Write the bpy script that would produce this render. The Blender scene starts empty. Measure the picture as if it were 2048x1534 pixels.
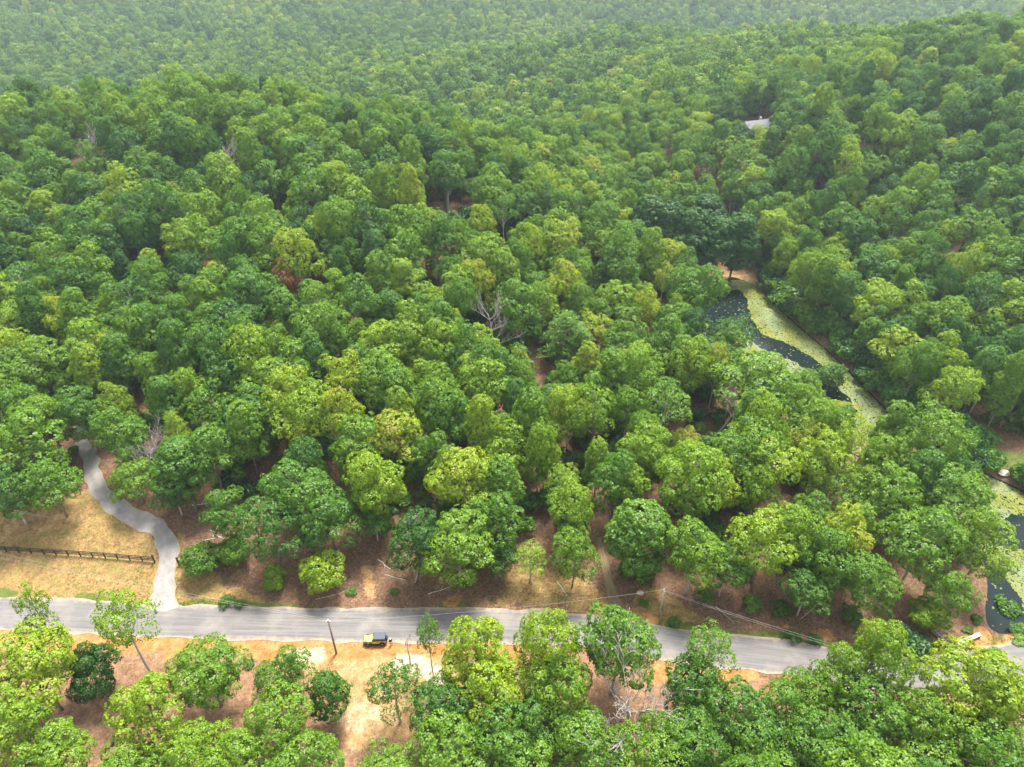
import bpy, bmesh, math, random
import numpy as np
from mathutils import Vector, Matrix

random.seed(7)
rng = np.random.default_rng(7)
S = bpy.context.scene
COL = S.collection

# ------------------------------------------------------------------ camera
F = 1409.0                     # focal length in photograph pixels (2048 wide)
PITCH = math.radians(36.0)
CAMZ = 100.0
cam_d = bpy.data.cameras.new('camera')
cam_d.sensor_width = 36.0
cam_d.lens = F / 2048 * 36.0
cam_d.clip_start = 1.0
cam_d.clip_end = 6000.0
cam = bpy.data.objects.new('camera', cam_d)
COL.objects.link(cam)
cam.location = (0, 0, CAMZ)
cam.rotation_euler = (math.pi / 2 - PITCH, 0, 0)
S.camera = cam

# ------------------------------------------------------------------ world and sun
SUN_EL, SUN_AZ = math.radians(66), math.radians(24)
w = bpy.data.worlds.new('World')
S.world = w
w.use_nodes = True
nt = w.node_tree
bg = nt.nodes['Background']
sky = nt.nodes.new('ShaderNodeTexSky')
sky.sky_type = 'NISHITA'
sky.sun_disc = False
sky.sun_elevation = SUN_EL
sky.sun_rotation = SUN_AZ
sky.air_density = 1.0
sky.dust_density = 2.0
tc = nt.nodes.new('ShaderNodeTexCoord')
cn = nt.nodes.new('ShaderNodeTexNoise')
cn.inputs['Scale'].default_value = 2.6
cn.inputs['Detail'].default_value = 6
cn.inputs['Roughness'].default_value = 0.55
cr = nt.nodes.new('ShaderNodeValToRGB')
cr.color_ramp.elements[0].position = 0.36
cr.color_ramp.elements[1].position = 0.62
mx = nt.nodes.new('ShaderNodeMix')
mx.data_type = 'RGBA'
mx.inputs['B'].default_value = (10.5, 10.6, 10.8, 1)
nt.links.new(tc.outputs['Generated'], cn.inputs['Vector'])
nt.links.new(cn.outputs['Fac'], cr.inputs['Fac'])
nt.links.new(cr.outputs['Color'], mx.inputs['Factor'])
nt.links.new(sky.outputs['Color'], mx.inputs['A'])
nt.links.new(mx.outputs['Result'], bg.inputs['Color'])
bg.inputs['Strength'].default_value = 0.085

sun_d = bpy.data.lights.new('sun', 'SUN')
sun_d.energy = 5.0
sun_d.angle = math.radians(17)
sun_d.color = (1.0, 0.94, 0.84)
sun = bpy.data.objects.new('sun', sun_d)
COL.objects.link(sun)
sv = Vector((math.sin(SUN_AZ) * math.cos(SUN_EL), math.cos(SUN_AZ) * math.cos(SUN_EL), math.sin(SUN_EL)))
sun.rotation_euler = (-sv).to_track_quat('-Z', 'Y').to_euler()
sun.location = (0, 0, 300)

S.view_settings.view_transform = 'Standard'
S.view_settings.look = 'None'
S.view_settings.gamma = 1.0
S.view_settings.exposure = 1.5
S.view_settings.use_curve_mapping = False
S.cycles.max_bounces = 6
S.cycles.diffuse_bounces = 3
S.cycles.glossy_bounces = 2
S.cycles.transmission_bounces = 4
S.cycles.volume_bounces = 0
S.cycles.transparent_max_bounces = 4
S.cycles.caustics_reflective = False
S.cycles.caustics_refractive = False
S.cycles.use_denoising = True
S.cycles.denoiser = 'OPENIMAGEDENOISE'
S.cycles.denoising_input_passes = 'RGB_ALBEDO_NORMAL'
S.cycles.denoising_prefilter = 'FAST'

# ------------------------------------------------------------------ pixel helpers
SP, CP = math.sin(PITCH), math.cos(PITCH)

def ray(u, v):
    x, y = (u - 1024) / F, (v - 767) / F
    return np.array((x, CP - y * SP, -SP - y * CP))

def at_depth(u, v, z):
    return ray(u, v) * z + np.array((0, 0, CAMZ))

def at_z(u, v, h):
    d = ray(u, v)
    return d * ((h - CAMZ) / d[2]) + np.array((0, 0, CAMZ))

def project(x, y, z):
    dy, dz = y, z - CAMZ
    depth = dy * CP - dz * SP
    up = dy * SP + dz * CP
    return 1024 + F * x / depth, 767 - F * up / depth, depth

# ------------------------------------------------------------------ noise
_perm = rng.random((256, 256))

def vnoise(x, y):
    xi, yi = np.floor(x).astype(int), np.floor(y).astype(int)
    fx, fy = x - xi, y - yi
    fx, fy = fx * fx * (3 - 2 * fx), fy * fy * (3 - 2 * fy)
    g = lambda a, b: _perm[a & 255, b & 255]
    return (g(xi, yi) * (1 - fx) + g(xi + 1, yi) * fx) * (1 - fy) + (g(xi, yi + 1) * (1 - fx) + g(xi + 1, yi + 1) * fx) * fy

def fbm(x, y, o=4):
    r, a, s = 0, 0.5, 0
    for i in range(o):
        r = r + a * vnoise(x * 2 ** i + 17.3 * i, y * 2 ** i + 9.1 * i)
        s += a
        a *= 0.5
    return r / s

# ------------------------------------------------------------------ planar shapes seen in the photograph
def zpts(pts, h):
    return np.array([at_z(u, v, h)[:2] for u, v in pts])

WATER = -1.5
ROAD_PX = [(-700, 1178), (-300, 1206), (0, 1226), (150, 1232), (330, 1242), (500, 1246), (660, 1249), (840, 1251), (1000, 1251), (1120, 1257),
           (1240, 1270), (1350, 1288), (1460, 1302), (1560, 1314), (1660, 1328), (1760, 1345), (1840, 1352), (1900, 1345), (1960, 1335), (2040, 1318), (2130, 1296), (2300, 1256)]
ROAD = zpts(ROAD_PX, 0.0)
DRIVE_PX = [(326, 1225), (326, 1180), (334, 1140), (337, 1100), (326, 1068), (290, 1044), (240, 1020), (206, 990), (188, 955), (180, 920), (168, 890), (158, 850)]
TRACK_PX = [(1246, 1262), (1232, 1215), (1218, 1165), (1206, 1115), (1197, 1075)]
POND_PX = [(1385, 580), (1430, 566), (1475, 560), (1515, 572), (1545, 606), (1600, 656), (1665, 712), (1740, 788), (1800, 848), (1880, 905),
           (1950, 940), (2048, 985), (2160, 1050), (2200, 1180), (2110, 1262), (2040, 1240), (2012, 1262), (1985, 1255), (1978, 1220), (1982, 1170), (1960, 1090),
           (1890, 1030), (1800, 960), (1640, 868), (1540, 796), (1470, 716), (1400, 645)]
POND = zpts(POND_PX, WATER)
OPEN_WATER = [zpts(p, WATER) for p in (
    [(1380, 585), (1430, 575), (1480, 580), (1496, 605), (1500, 640), (1530, 668), (1590, 692), (1625, 718), (1690, 785), (1720, 830), (1660, 800), (1618, 742), (1575, 716), (1540, 706), (1480, 662), (1380, 640)],
    [(1985, 1042), (2040, 1030), (2120, 1050), (2120, 1100), (2048, 1100), (1985, 1090)],
    [(1965, 1130), (2000, 1135), (2032, 1185), (2048, 1225), (2060, 1250), (1990, 1275), (1960, 1240)])]

def seg_dist(P, line):
    best = np.full(len(P), 1e9)
    par = np.zeros(len(P))
    acc = 0.0
    for a, b in zip(line[:-1], line[1:]):
        d = b - a
        L = np.hypot(*d)
        t = np.clip(((P - a) @ d) / (L * L), 0, 1)
        q = a + t[:, None] * d
        r = np.hypot(P[:, 0] - q[:, 0], P[:, 1] - q[:, 1])
        m = r < best
        best[m] = r[m]
        par[m] = acc + t[m] * L
        acc += L
    return best, par

def inside(P, poly):
    r = np.zeros(len(P), bool)
    n = len(poly)
    for i in range(n):
        a, b = poly[i], poly[(i + 1) % n]
        c = ((a[1] > P[:, 1]) != (b[1] > P[:, 1]))
        with np.errstate(divide='ignore', invalid='ignore'):
            xx = (b[0] - a[0]) * (P[:, 1] - a[1]) / (b[1] - a[1]) + a[0]
        r ^= c & (P[:, 0] < xx)
    return r

def sdf(P, poly):
    d, _ = seg_dist(P, np.vstack([poly, poly[:1]]))
    return np.where(inside(P, poly), -d, d)

def smooth(x, spacing=2.0, closed=False):
    """Catmull-Rom resample of a polyline."""
    pts = np.array(x, float)
    if closed:
        ext = np.vstack([pts[-1:], pts, pts[:2]])
    else:
        ext = np.vstack([2 * pts[:1] - pts[1:2], pts, 2 * pts[-1:] - pts[-2:-1]])
    out = []
    for i in range(1, len(ext) - 2):
        p0, p1, p2, p3 = ext[i - 1:i + 3]
        n = max(2, int(np.hypot(*(p2 - p1)[:2]) / spacing))
        for t in np.arange(n) / n:
            out.append(0.5 * (2 * p1 + (p2 - p0) * t + (2 * p0 - 5 * p1 + 4 * p2 - p3) * t * t + (3 * p1 - p0 - 3 * p2 + p3) * t ** 3))
    if not closed:
        out.append(ext[-2])
    return np.array(out)

ROAD = smooth(ROAD, 2.0)
POND = smooth(POND, 1.5, True)

# ------------------------------------------------------------------ terrain height
CAN = 15.0
CTRL = [(0, 205, 220), (250, 180, 226), (400, 168, 228), (512, 172, 225), (700, 214, 218), (870, 246, 210), (1030, 305, 203),
        (100, 350, 190), (500, 350, 185), (900, 400, 182), (100, 550, 160), (500, 550, 158), (900, 550, 162), (100, 750, 136), (500, 750, 138),
        (900, 750, 140), (1150, 600, 172), (1200, 760, 146), (-200, 400, 190), (-200, 700, 145),
        (1250, 300, 255), (1150, 235, 305), (950, 215, 395), (800, 165, 430), (1200, 190, 335), (1500, 150, 325), (1400, 80, 500), (1250, 58, 555), (1700, 100, 330), (1600, 60, 480),
        (1950, 50, 272), (1880, 120, 250), (1600, 250, 222), (1750, 280, 212), (1950, 300, 205), (1700, 420, 205), (1950, 500, 180), (2200, 300, 200), (2000, 700, 158), (2300, 700, 150),
        (1400, 300, 248), (1450, 420, 228),
        (200, 100, 610), (200, 0, 770), (600, 100, 600), (600, 0, 780), (1000, 60, 680), (1000, 0, 800), (1400, 0, 840), (50, 160, 540), (1700, 0, 820), (-200, 100, 600), (2100, 0, 800)]
cp = [at_depth(*c) - np.array((0, 0, CAN)) for c in CTRL]
cp = [tuple(p) for p in cp]
for u, v, z, drop in [(1120, 62, 640, 30), (1400, 60, 640, 34), (1650, 58, 620, 34), (1850, 60, 600, 30), (1250, 62, 600, 14), (1500, 60, 590, 14), (100, 190, 300, 28), (350, 170, 310, 28), (600, 190, 310, 24), (850, 230, 300, 18)]:
    q = at_depth(u, v, z)
    cp.append((q[0], q[1], q[2] - CAN - drop))
for (x, y) in [(-160, 40), (-120, 68), (-60, 72), (-20, 72), (20, 72), (60, 64), (100, 70), (-90, 20), (0, 20), (80, 30), (0, -60), (-150, -60), (150, -60)]:
    cp.append((x, y, 0.0 if y > 45 else -1.5))
cp += [(-60, 92, 2.6), (-20, 92, 3.2), (20, 92, 3.0), (50, 88, 1.6), (70, 84, 0.5), (-100, 92, 3.5), (60, 105, 2.5), (80, 118, 1.2), (70, 150, 2.0), (75, 200, 0.5), (70, 215, 2.0), (105, 175, 5), (125, 130, 6), (140, 100, 4),
       (-400, 0, 5), (-400, 200, 25), (400, 0, 5), (400, 200, 45), (0, 1500, 80), (-700, 1400, 70), (700, 1400, 90), (-900, 700, 0), (1000, 700, 10), (-1500, 1700, 90), (1500, 1700, 90), (-1500, -300, 0), (1500, -300, 0), (0, 1800, 95)]
cp = np.array(cp)

def _k(d):
    return np.sqrt(d * d + 20.0 ** 2)

_D = np.hypot(cp[:, None, 0] - cp[None, :, 0], cp[:, None, 1] - cp[None, :, 1])
_n = len(cp)
_A = np.zeros((_n + 1, _n + 1))
_A[:_n, :_n] = _k(_D) - np.eye(_n) * 2.0
_A[_n, :_n] = 1
_A[:_n, _n] = 1
_W = np.linalg.solve(_A, np.append(cp[:, 2], 0))

def sstep(a, b, x):
    t = np.clip((x - a) / (b - a), 0, 1)
    return t * t * (3 - 2 * t)

_pmin, _pmax = POND.min(0) - 12, POND.max(0) + 12

def height(P):
    P = np.atleast_2d(np.asarray(P, float))
    h = np.full(len(P), _W[_n])
    for i in range(_n):
        h = h + _W[i] * _k(np.hypot(P[:, 0] - cp[i, 0], P[:, 1] - cp[i, 1]))
    near = (np.abs(P[:, 0]) < 250) & (P[:, 1] > -20) & (P[:, 1] < 150)
    h = h + (fbm(P[:, 0] / 14, P[:, 1] / 14, 3) - 0.5) * 1.4
    d = np.full(len(P), 1e9)
    if near.any():
        d[near] = seg_dist(P[near], ROAD)[0]
    h = h + (fbm(P[:, 0] / 2.5 + 40, P[:, 1] / 2.5, 3) - 0.5) * 0.30 * sstep(3.6, 6, d)
    h = h * sstep(4.2, 17, d)
    pm = (P > _pmin).all(1) & (P < _pmax).all(1)
    if pm.any():
        s = sdf(P[pm], POND)
        t = sstep(-0.5, 9, s)
        bank = np.where(s < 0, WATER - 0.25 - np.clip(-s, 0, 3) * 0.3, WATER - 0.25 + np.clip(s, 0, 3) * 0.35)
        h[pm] = bank * (1 - t) + np.maximum(h[pm], WATER + 0.4) * t
    return h

def hz(x, y):
    return float(height([(x, y)])[0])

def ground_at(u, v, off=0.0):
    """Where the ray of a pixel meets the terrain raised by off."""
    d = ray(u, v)
    ts = np.concatenate([np.arange(40, 320, 1.0), np.arange(320, 1400, 6.0)])
    P = d[None, :] * ts[:, None]
    g = P[:, 2] + CAMZ - height(P[:, :2]) - off
    i = np.argmax(g < 0)
    if g[i] >= 0:
        return None
    i = max(i, 1)
    t = ts[i - 1] + (ts[i] - ts[i - 1]) * g[i - 1] / (g[i - 1] - g[i])
    p = d * t
    return np.array((p[0], p[1], p[2] + CAMZ)), t

# ------------------------------------------------------------------ material helpers
def new_mat(name):
    m = bpy.data.materials.new(name)
    m.use_nodes = True
    t = m.node_tree
    b = t.nodes['Principled BSDF']
    return m, t, b

def plain(name, col, rough=0.6, metal=0.0, var=0.12, scale=3.0, bump=0.0):
    m, t, b = new_mat(name)
    n = t.nodes.new('ShaderNodeTexNoise')
    n.inputs['Scale'].default_value = scale
    n.inputs['Detail'].default_value = 5
    g = t.nodes.new('ShaderNodeTexCoord')
    t.links.new(g.outputs['Object'], n.inputs['Vector'])
    r = t.nodes.new('ShaderNodeValToRGB')
    c = np.array(col)
    r.color_ramp.elements[0].position = 0.3
    r.color_ramp.elements[1].position = 0.7
    r.color_ramp.elements[0].color = (*(c * (1 - var)), 1)
    r.color_ramp.elements[1].color = (*np.clip(c * (1 + var), 0, 1), 1)
    t.links.new(n.outputs['Fac'], r.inputs['Fac'])
    t.links.new(r.outputs['Color'], b.inputs['Base Color'])
    b.inputs['Roughness'].default_value = rough
    b.inputs['Metallic'].default_value = metal
    if bump:
        bp = t.nodes.new('ShaderNodeBump')
        bp.inputs['Strength'].default_value = bump
        bp.inputs['Distance'].default_value = 0.05
        t.links.new(n.outputs['Fac'], bp.inputs['Height'])
        t.links.new(bp.outputs['Normal'], b.inputs['Normal'])
    return m

def add_node(t, kind, **kw):
    n = t.nodes.new(kind)
    for k, v in kw.items():
        if k in n.inputs:
            n.inputs[k].default_value = v
        else:
            setattr(n, k, v)
    return n

def ramp(t, src, stops):
    r = t.nodes.new('ShaderNodeValToRGB')
    e = r.color_ramp.elements
    while len(e) < len(stops):
        e.new(0.5)
    for i, (p, c) in enumerate(stops):
        e[i].position = p
        e[i].color = (*c, 1) if len(c) == 3 else c
    t.links.new(src, r.inputs['Fac'])
    return r.outputs['Color']

def mixc(t, fac, a, b, blend='MIX'):
    m = t.nodes.new('ShaderNodeMix')
    m.data_type = 'RGBA'
    m.blend_type = blend
    for s, name in ((fac, 'Factor'), (a, 'A'), (b, 'B')):
        i = m.inputs[name] if name != 'Factor' else m.inputs[0]
        if name == 'A': i = m.inputs[6]
        if name == 'B': i = m.inputs[7]
        if hasattr(s, 'is_linked'):
            t.links.new(s, i)
        elif isinstance(s, (int, float)):
            i.default_value = s
        else:
            i.default_value = (*s, 1)
    return m.outputs[2]

def math_n(t, op, a, b=0.5, clamp=False):
    m = t.nodes.new('ShaderNodeMath')
    m.operation = op
    m.use_clamp = clamp
    for i, s in enumerate((a, b)):
        if hasattr(s, 'is_linked'):
            t.links.new(s, m.inputs[i])
        else:
            m.inputs[i].default_value = s
    return m.outputs[0]

def attr(t, name, kind='GEOMETRY'):
    a = t.nodes.new('ShaderNodeAttribute')
    a.attribute_name = name
    a.attribute_type = kind
    return a.outputs['Fac']

def noise(t, scale, detail=4, rough=0.55, vec=None):
    n = t.nodes.new('ShaderNodeTexNoise')
    n.inputs['Scale'].default_value = scale
    n.inputs['Detail'].default_value = detail
    n.inputs['Roughness'].default_value = rough
    if vec is None:
        g = t.nodes.new('ShaderNodeTexCoord')
        vec = g.outputs['Object']
    t.links.new(vec, n.inputs['Vector'])
    return n.outputs['Fac']

# foliage: tint picks the species colour, leaf_var the leaf-to-leaf variation
def leaf_material(name):
    m, t, b = new_mat(name)
    t.nodes.remove(b)
    out = t.nodes['Material Output']
    tint = attr(t, 'tint', 'INSTANCER')
    lv = attr(t, 'leaf_var')
    cl = attr(t, 'clump_var')
    s = math_n(t, 'ADD', tint, math_n(t, 'MULTIPLY', math_n(t, 'SUBTRACT', cl, 0.5), 0.16))
    s = math_n(t, 'ADD', s, math_n(t, 'MULTIPLY', math_n(t, 'SUBTRACT', lv, 0.5), 0.14))
    col = ramp(t, s, [(0.0, (.013, .056, .012)), (0.20, (.026, .094, .010)), (0.40, (.055, .148, .008)), (0.58, (.095, .200, .007)),
                      (0.76, (.160, .270, .007)), (0.90, (.240, .315, .008)), (0.96, (.24, .17, .05)), (1.0, (.26, .11, .045))])
    hv = t.nodes.new('ShaderNodeHueSaturation')
    t.links.new(col, hv.inputs['Color'])
    t.links.new(math_n(t, 'ADD', math_n(t, 'MULTIPLY', lv, 0.5), 0.75), hv.inputs['Value'])
    d = t.nodes.new('ShaderNodeBsdfDiffuse')
    tr = t.nodes.new('ShaderNodeBsdfTranslucent')
    gl = t.nodes.new('ShaderNodeBsdfGlossy')
    gl.inputs['Roughness'].default_value = 0.5
    gl.inputs['Color'].default_value = (0.9, 0.95, 0.9, 1)
    t.links.new(hv.outputs['Color'], d.inputs['Color'])
    hy = t.nodes.new('ShaderNodeHueSaturation')
    hy.inputs['Hue'].default_value = 0.485
    hy.inputs['Saturation'].default_value = 1.1
    hy.inputs['Value'].default_value = 1.25
    t.links.new(hv.outputs['Color'], hy.inputs['Color'])
    t.links.new(hy.outputs['Color'], tr.inputs['Color'])
    m1 = t.nodes.new('ShaderNodeMixShader')
    m1.inputs[0].default_value = 0.42
    t.links.new(d.outputs[0], m1.inputs[1])
    t.links.new(tr.outputs[0], m1.inputs[2])
    m2 = t.nodes.new('ShaderNodeMixShader')
    m2.inputs[0].default_value = 0.022
    t.links.new(m1.outputs[0], m2.inputs[1])
    t.links.new(gl.outputs[0], m2.inputs[2])
    t.links.new(m2.outputs[0], out.inputs['Surface'])
    return m

M = {}
M['leaf'] = leaf_material('leaf')
M['bark'] = plain('bark', (.17, .135, .11), .9, 0, .4, 4, .4)
M['pale_bark'] = plain('pale_bark', (.40, .35, .30), .9, 0, .3, 5, .3)
M['dead_wood'] = plain('dead_wood', (.33, .30, .275), .9, 0, .25, 5, .3)

# ------------------------------------------------------------------ object helpers
def link_mesh(name, verts, faces, mat=None, parent=None, smooth_shade=False):
    me = bpy.data.meshes.new(name)
    me.from_pydata([tuple(map(float, v)) for v in verts], [], [tuple(map(int, f)) for f in faces])
    me.update()
    if mat:
        me.materials.append(mat)
    if smooth_shade:
        me.polygons.foreach_set('use_smooth', [True] * len(me.polygons))
    o = bpy.data.objects.new(name, me)
    COL.objects.link(o)
    if parent:
        o.parent = parent
    return o

def obj_from(name, me, parent=None):
    o = bpy.data.objects.new(name, me)
    COL.objects.link(o)
    if parent:
        o.parent = parent
    return o

def empty(name, loc, rz=0.0, scale=(1, 1, 1)):
    o = bpy.data.objects.new(name, None)
    COL.objects.link(o)
    o.empty_display_size = 0.5
    o.location = loc
    o.rotation_euler = (0, 0, rz)
    o.scale = scale
    return o

def tag(o, label=None, cat=None, group=None, kind=None):
    if label: o['label'] = label
    if cat: o['category'] = cat
    if group: o['group'] = group
    if kind: o['kind'] = kind
    return o

class MB:
    """Collects boxes, tubes and prisms into one mesh."""
    def __init__(s):
        s.v, s.f = [], []
    def add(s, v, f):
        n = len(s.v)
        s.v += [tuple(map(float, p)) for p in v]
        s.f += [tuple(i + n for i in q) for q in f]
        return s
    def box(s, x0, x1, y0, y1, z0, z1):
        return s.hexa([(x0, y0, z0), (x1, y0, z0), (x1, y1, z0), (x0, y1, z0), (x0, y0, z1), (x1, y0, z1), (x1, y1, z1), (x0, y1, z1)])
    def hexa(s, p):
        return s.add(p, [(3, 2, 1, 0), (4, 5, 6, 7), (0, 1, 5, 4), (1, 2, 6, 5), (2, 3, 7, 6), (3, 0, 4, 7)])
    def tube(s, pts, rad, n=6, cap=True):
        pts = [Vector(map(float, p)) for p in pts]
        rad = list(rad) if hasattr(rad, '__len__') else [rad] * len(pts)
        vs, fs = [], []
        up = Vector((0.13, 0.21, 0.97))
        for i, p in enumerate(pts):
            d = (pts[min(i + 1, len(pts) - 1)] - pts[max(i - 1, 0)]).normalized()
            a = d.cross(up if abs(d.dot(up)) < 0.95 else Vector((1, 0, 0))).normalized()
            b = d.cross(a)
            for k in range(n):
                q = 2 * math.pi * k / n
                vs.append(p + (a * math.cos(q) + b * math.sin(q)) * rad[i])
        for i in range(len(pts) - 1):
            for k in range(n):
                k2 = (k + 1) % n
                fs.append((i * n + k, i * n + k2, (i + 1) * n + k2, (i + 1) * n + k))
        if cap:
            fs.append(tuple(range(n - 1, -1, -1)))
            fs.append(tuple((len(pts) - 1) * n + k for k in range(n)))
        return s.add(vs, fs)
    def disc_y(s, c, r, w, n=20, r_in=0):
        """A wheel-like cylinder with its axis along y."""
        vs, fs = [], []
        prof = [(r * .86, -w / 2), (r, -w * .36), (r, w * .36), (r * .86, w / 2)]
        if r_in:
            prof = [(r_in, -w * .42)] + prof + [(r_in, w * .42)]
        for k in range(n):
            q = 2 * math.pi * k / n
            for rr, yy in prof:
                vs.append((c[0] + rr * math.cos(q), c[1] + yy, c[2] + rr * math.sin(q)))
        m = len(prof)
        for k in range(n):
            k2 = (k + 1) % n
            for j in range(m - 1):
                fs.append((k * m + j, k2 * m + j, k2 * m + j + 1, k * m + j + 1))
            if r_in:
                fs.append((k * m + m - 1, k2 * m + m - 1, k2 * m, k * m))
        if not r_in:
            fs.append(tuple(k * m for k in range(n)))
            fs.append(tuple(k * m + m - 1 for k in range(n - 1, -1, -1)))
        return s.add(vs, fs)
    def build(s, name, mat, parent=None, smooth_shade=False):
        return link_mesh(name, s.v, s.f, mat, parent, smooth_shade)

# ------------------------------------------------------------------ ground sheet
def axis(dense, lo, hi, step, far_lo, far_hi):
    a = list(np.arange(lo, hi, step))
    for end, sgn in ((hi, 1), (lo, -1)):
        x, s = end, step
        lst = []
        lim = far_hi if sgn > 0 else far_lo
        while (x - lim) * sgn < 0:
            lst.append(x)
            s = min(s * 1.12, 30)
            x += s * sgn
        lst.append(lim)
        a = (a + lst) if sgn > 0 else (lst[:0:-1] + a)
    return np.array(sorted(set(np.round(a, 4))))

gx = axis(None, -85, 118, 0.65, -1500, 1500)
gy = axis(None, 36, 118, 0.65, -300, 1800)
GX, GY = np.meshgrid(gx, gy)
P2 = np.column_stack([GX.ravel(), GY.ravel()])
H = height(P2)
nx, ny = len(gx), len(gy)
idx = np.arange(nx * ny).reshape(ny, nx)
gf = np.column_stack([idx[:-1, :-1].ravel(), idx[:-1, 1:].ravel(), idx[1:, 1:].ravel(), idx[1:, :-1].ravel()])
me = bpy.data.meshes.new('ground')
me.from_pydata(np.column_stack([P2, H]).tolist(), [], gf.tolist())
me.polygons.foreach_set('use_smooth', [True] * len(me.polygons))

def blob(pts, h, soft, wob=1.0, sc=4.0):
    q = zpts(pts, h)
    s = sdf(P2, q) + (fbm(P2[:, 0] / sc, P2[:, 1] / sc, 4) - 0.5) * 2 * wob
    return 1 - sstep(-soft, soft, s)

rd, _ = seg_dist(P2, ROAD)
ry = np.interp(P2[:, 0], *(lambda r: (np.sort(r[:, 0]), r[np.argsort(r[:, 0]), 1]))(ROAD))
south = (P2[:, 1] < ry) & (P2[:, 1] > -50)
nz = fbm(P2[:, 0] / 3.0, P2[:, 1] / 3.0, 4)
nz2 = fbm(P2[:, 0] / 9.0 + 30, P2[:, 1] / 9.0, 3)
nearm = (np.abs(P2[:, 0]) < 200) & (P2[:, 1] > 0) & (P2[:, 1] < 140)
lawn = np.maximum(blob([(-160, 1060), (0, 1050), (100, 1022), (190, 1000), (235, 1018), (300, 1050), (320, 1090), (312, 1150), (300, 1222), (0, 1215), (-160, 1205)], 1.0, 1.2, 2.0),
                  blob([(362, 1085), (395, 1110), (430, 1160), (520, 1190), (520, 1225), (330, 1225)], 1.0, 1.2, 2.0))
lawn = np.maximum(lawn, blob([(1260, 1165), (1330, 1180), (1420, 1230), (1330, 1258), (1255, 1235)], 1.0, 1.0, 2.5) * 0.7)
lawn = np.maximum(lawn, blob([(1010, 1140), (1130, 1135), (1220, 1180), (1230, 1230), (980, 1205)], 1.0, 1.0, 2.5) * 0.6)
lawn = np.maximum(lawn, blob([(1915, 870), (1990, 850), (2090, 890), (2090, 935), (1960, 925)], 0.0, 1.0, 1.5) * .35)
sand = blob([(470, 1285), (920, 1288), (940, 1330), (870, 1400), (840, 1490), (700, 1480), (680, 1400), (620, 1360), (500, 1320)], 0.0, 1.2, 1.8)
sand = np.maximum(sand, 0.9 * blob([(1425, 572), (1420, 552), (1470, 540), (1520, 552), (1530, 578), (1475, 560)], WATER + 0.6, 0.8, 1.0))
sand = np.maximum(sand, 0.9 * blob([(1200, 1200), (1262, 1200), (1270, 1258), (1185, 1252)], 0.3, 0.8, 1.2))
sand = np.maximum(sand, 0.6 * blob([(100, 1020), (20, 1050), (0, 1090), (90, 1075), (200, 1045)], 1.5, 1.0, 1.5))
sand = np.maximum(sand, 0.75 * blob([(715, 1130), (745, 1122), (750, 1190), (730, 1185)], 1.5, 0.5, 0.8, 2))
dirt = (south & nearm) * sstep(3.0, 5.0, rd) * 1.0
clay = (south & nearm) * (1 - sstep(5.0, 7.5, rd + (nz - .5) * 4)) * (P2[:, 0] < 2)
clay = np.maximum(clay, blob([(1290, 1310), (1500, 1320), (1520, 1350), (1440, 1375), (1280, 1370)], 0.0, 0.8, 1.5))
clay = np.maximum(clay, blob([(1660, 1340), (1700, 1350), (1590, 1390), (1560, 1350)], 0.0, 0.8, 1.5))
clay = np.maximum(clay, blob([(1945, 1255), (1975, 1250), (1985, 1275), (1960, 1305), (1935, 1300)], -0.5, 0.5, 1.0))
north_edge = (~south) & nearm
clay = np.maximum(clay, north_edge * (1 - sstep(4.4, 6.5, rd + (nz - .5) * 5)) * sstep(.47, .60, nz2) * (P2[:, 0] > -38) * .8)
green = (~south) * nearm * (1 - sstep(3.4, 5.2, rd + (nz - .5) * 3.4)) * sstep(.40, .55, nz2 + (P2[:, 0] > 25) * .2)
green = np.maximum(green, blob([(1700, 1275), (1850, 1260), (1925, 1290), (1960, 1320), (1900, 1345), (1800, 1330)], 0.0, 0.8, 1.2) * .9)
green = np.maximum(green, blob([(1960, 1310), (2048, 1265), (2200, 1210), (2200, 1240), (2048, 1300)], 0.0, 0.5, 0.8) * .9)
green = np.maximum(green, blob([(1385, 535), (1455, 535), (1450, 560), (1390, 572)], 0.0, 1.0, 1.0))
green = np.maximum(green, blob([(1940, 890), (2080, 915), (2080, 960), (1960, 930)], -0.5, 0.6, 1.0) * .8)
pale = np.maximum(blob([(790, 1308), (860, 1312), (905, 1335), (880, 1362), (820, 1352), (785, 1330)], 0, .7, 1.6, 2.5), blob([(560, 1292), (640, 1296), (650, 1325), (590, 1330)], 0, .7, 1.6, 2.5))
pale = np.maximum(pale, blob([(690, 1400), (760, 1410), (770, 1455), (700, 1460)], 0, .7, 2.2, 2.5) * .6)
far_g = sstep(260, 420, P2[:, 1])
for nm, a in (('lawn', lawn * nearm), ('sand', sand), ('dirt', dirt), ('clay', clay), ('green', green), ('far', far_g), ('pale', pale)):
    me.attributes.new(nm, 'FLOAT', 'POINT').data.foreach_set('value', np.asarray(a, np.float32))

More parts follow.
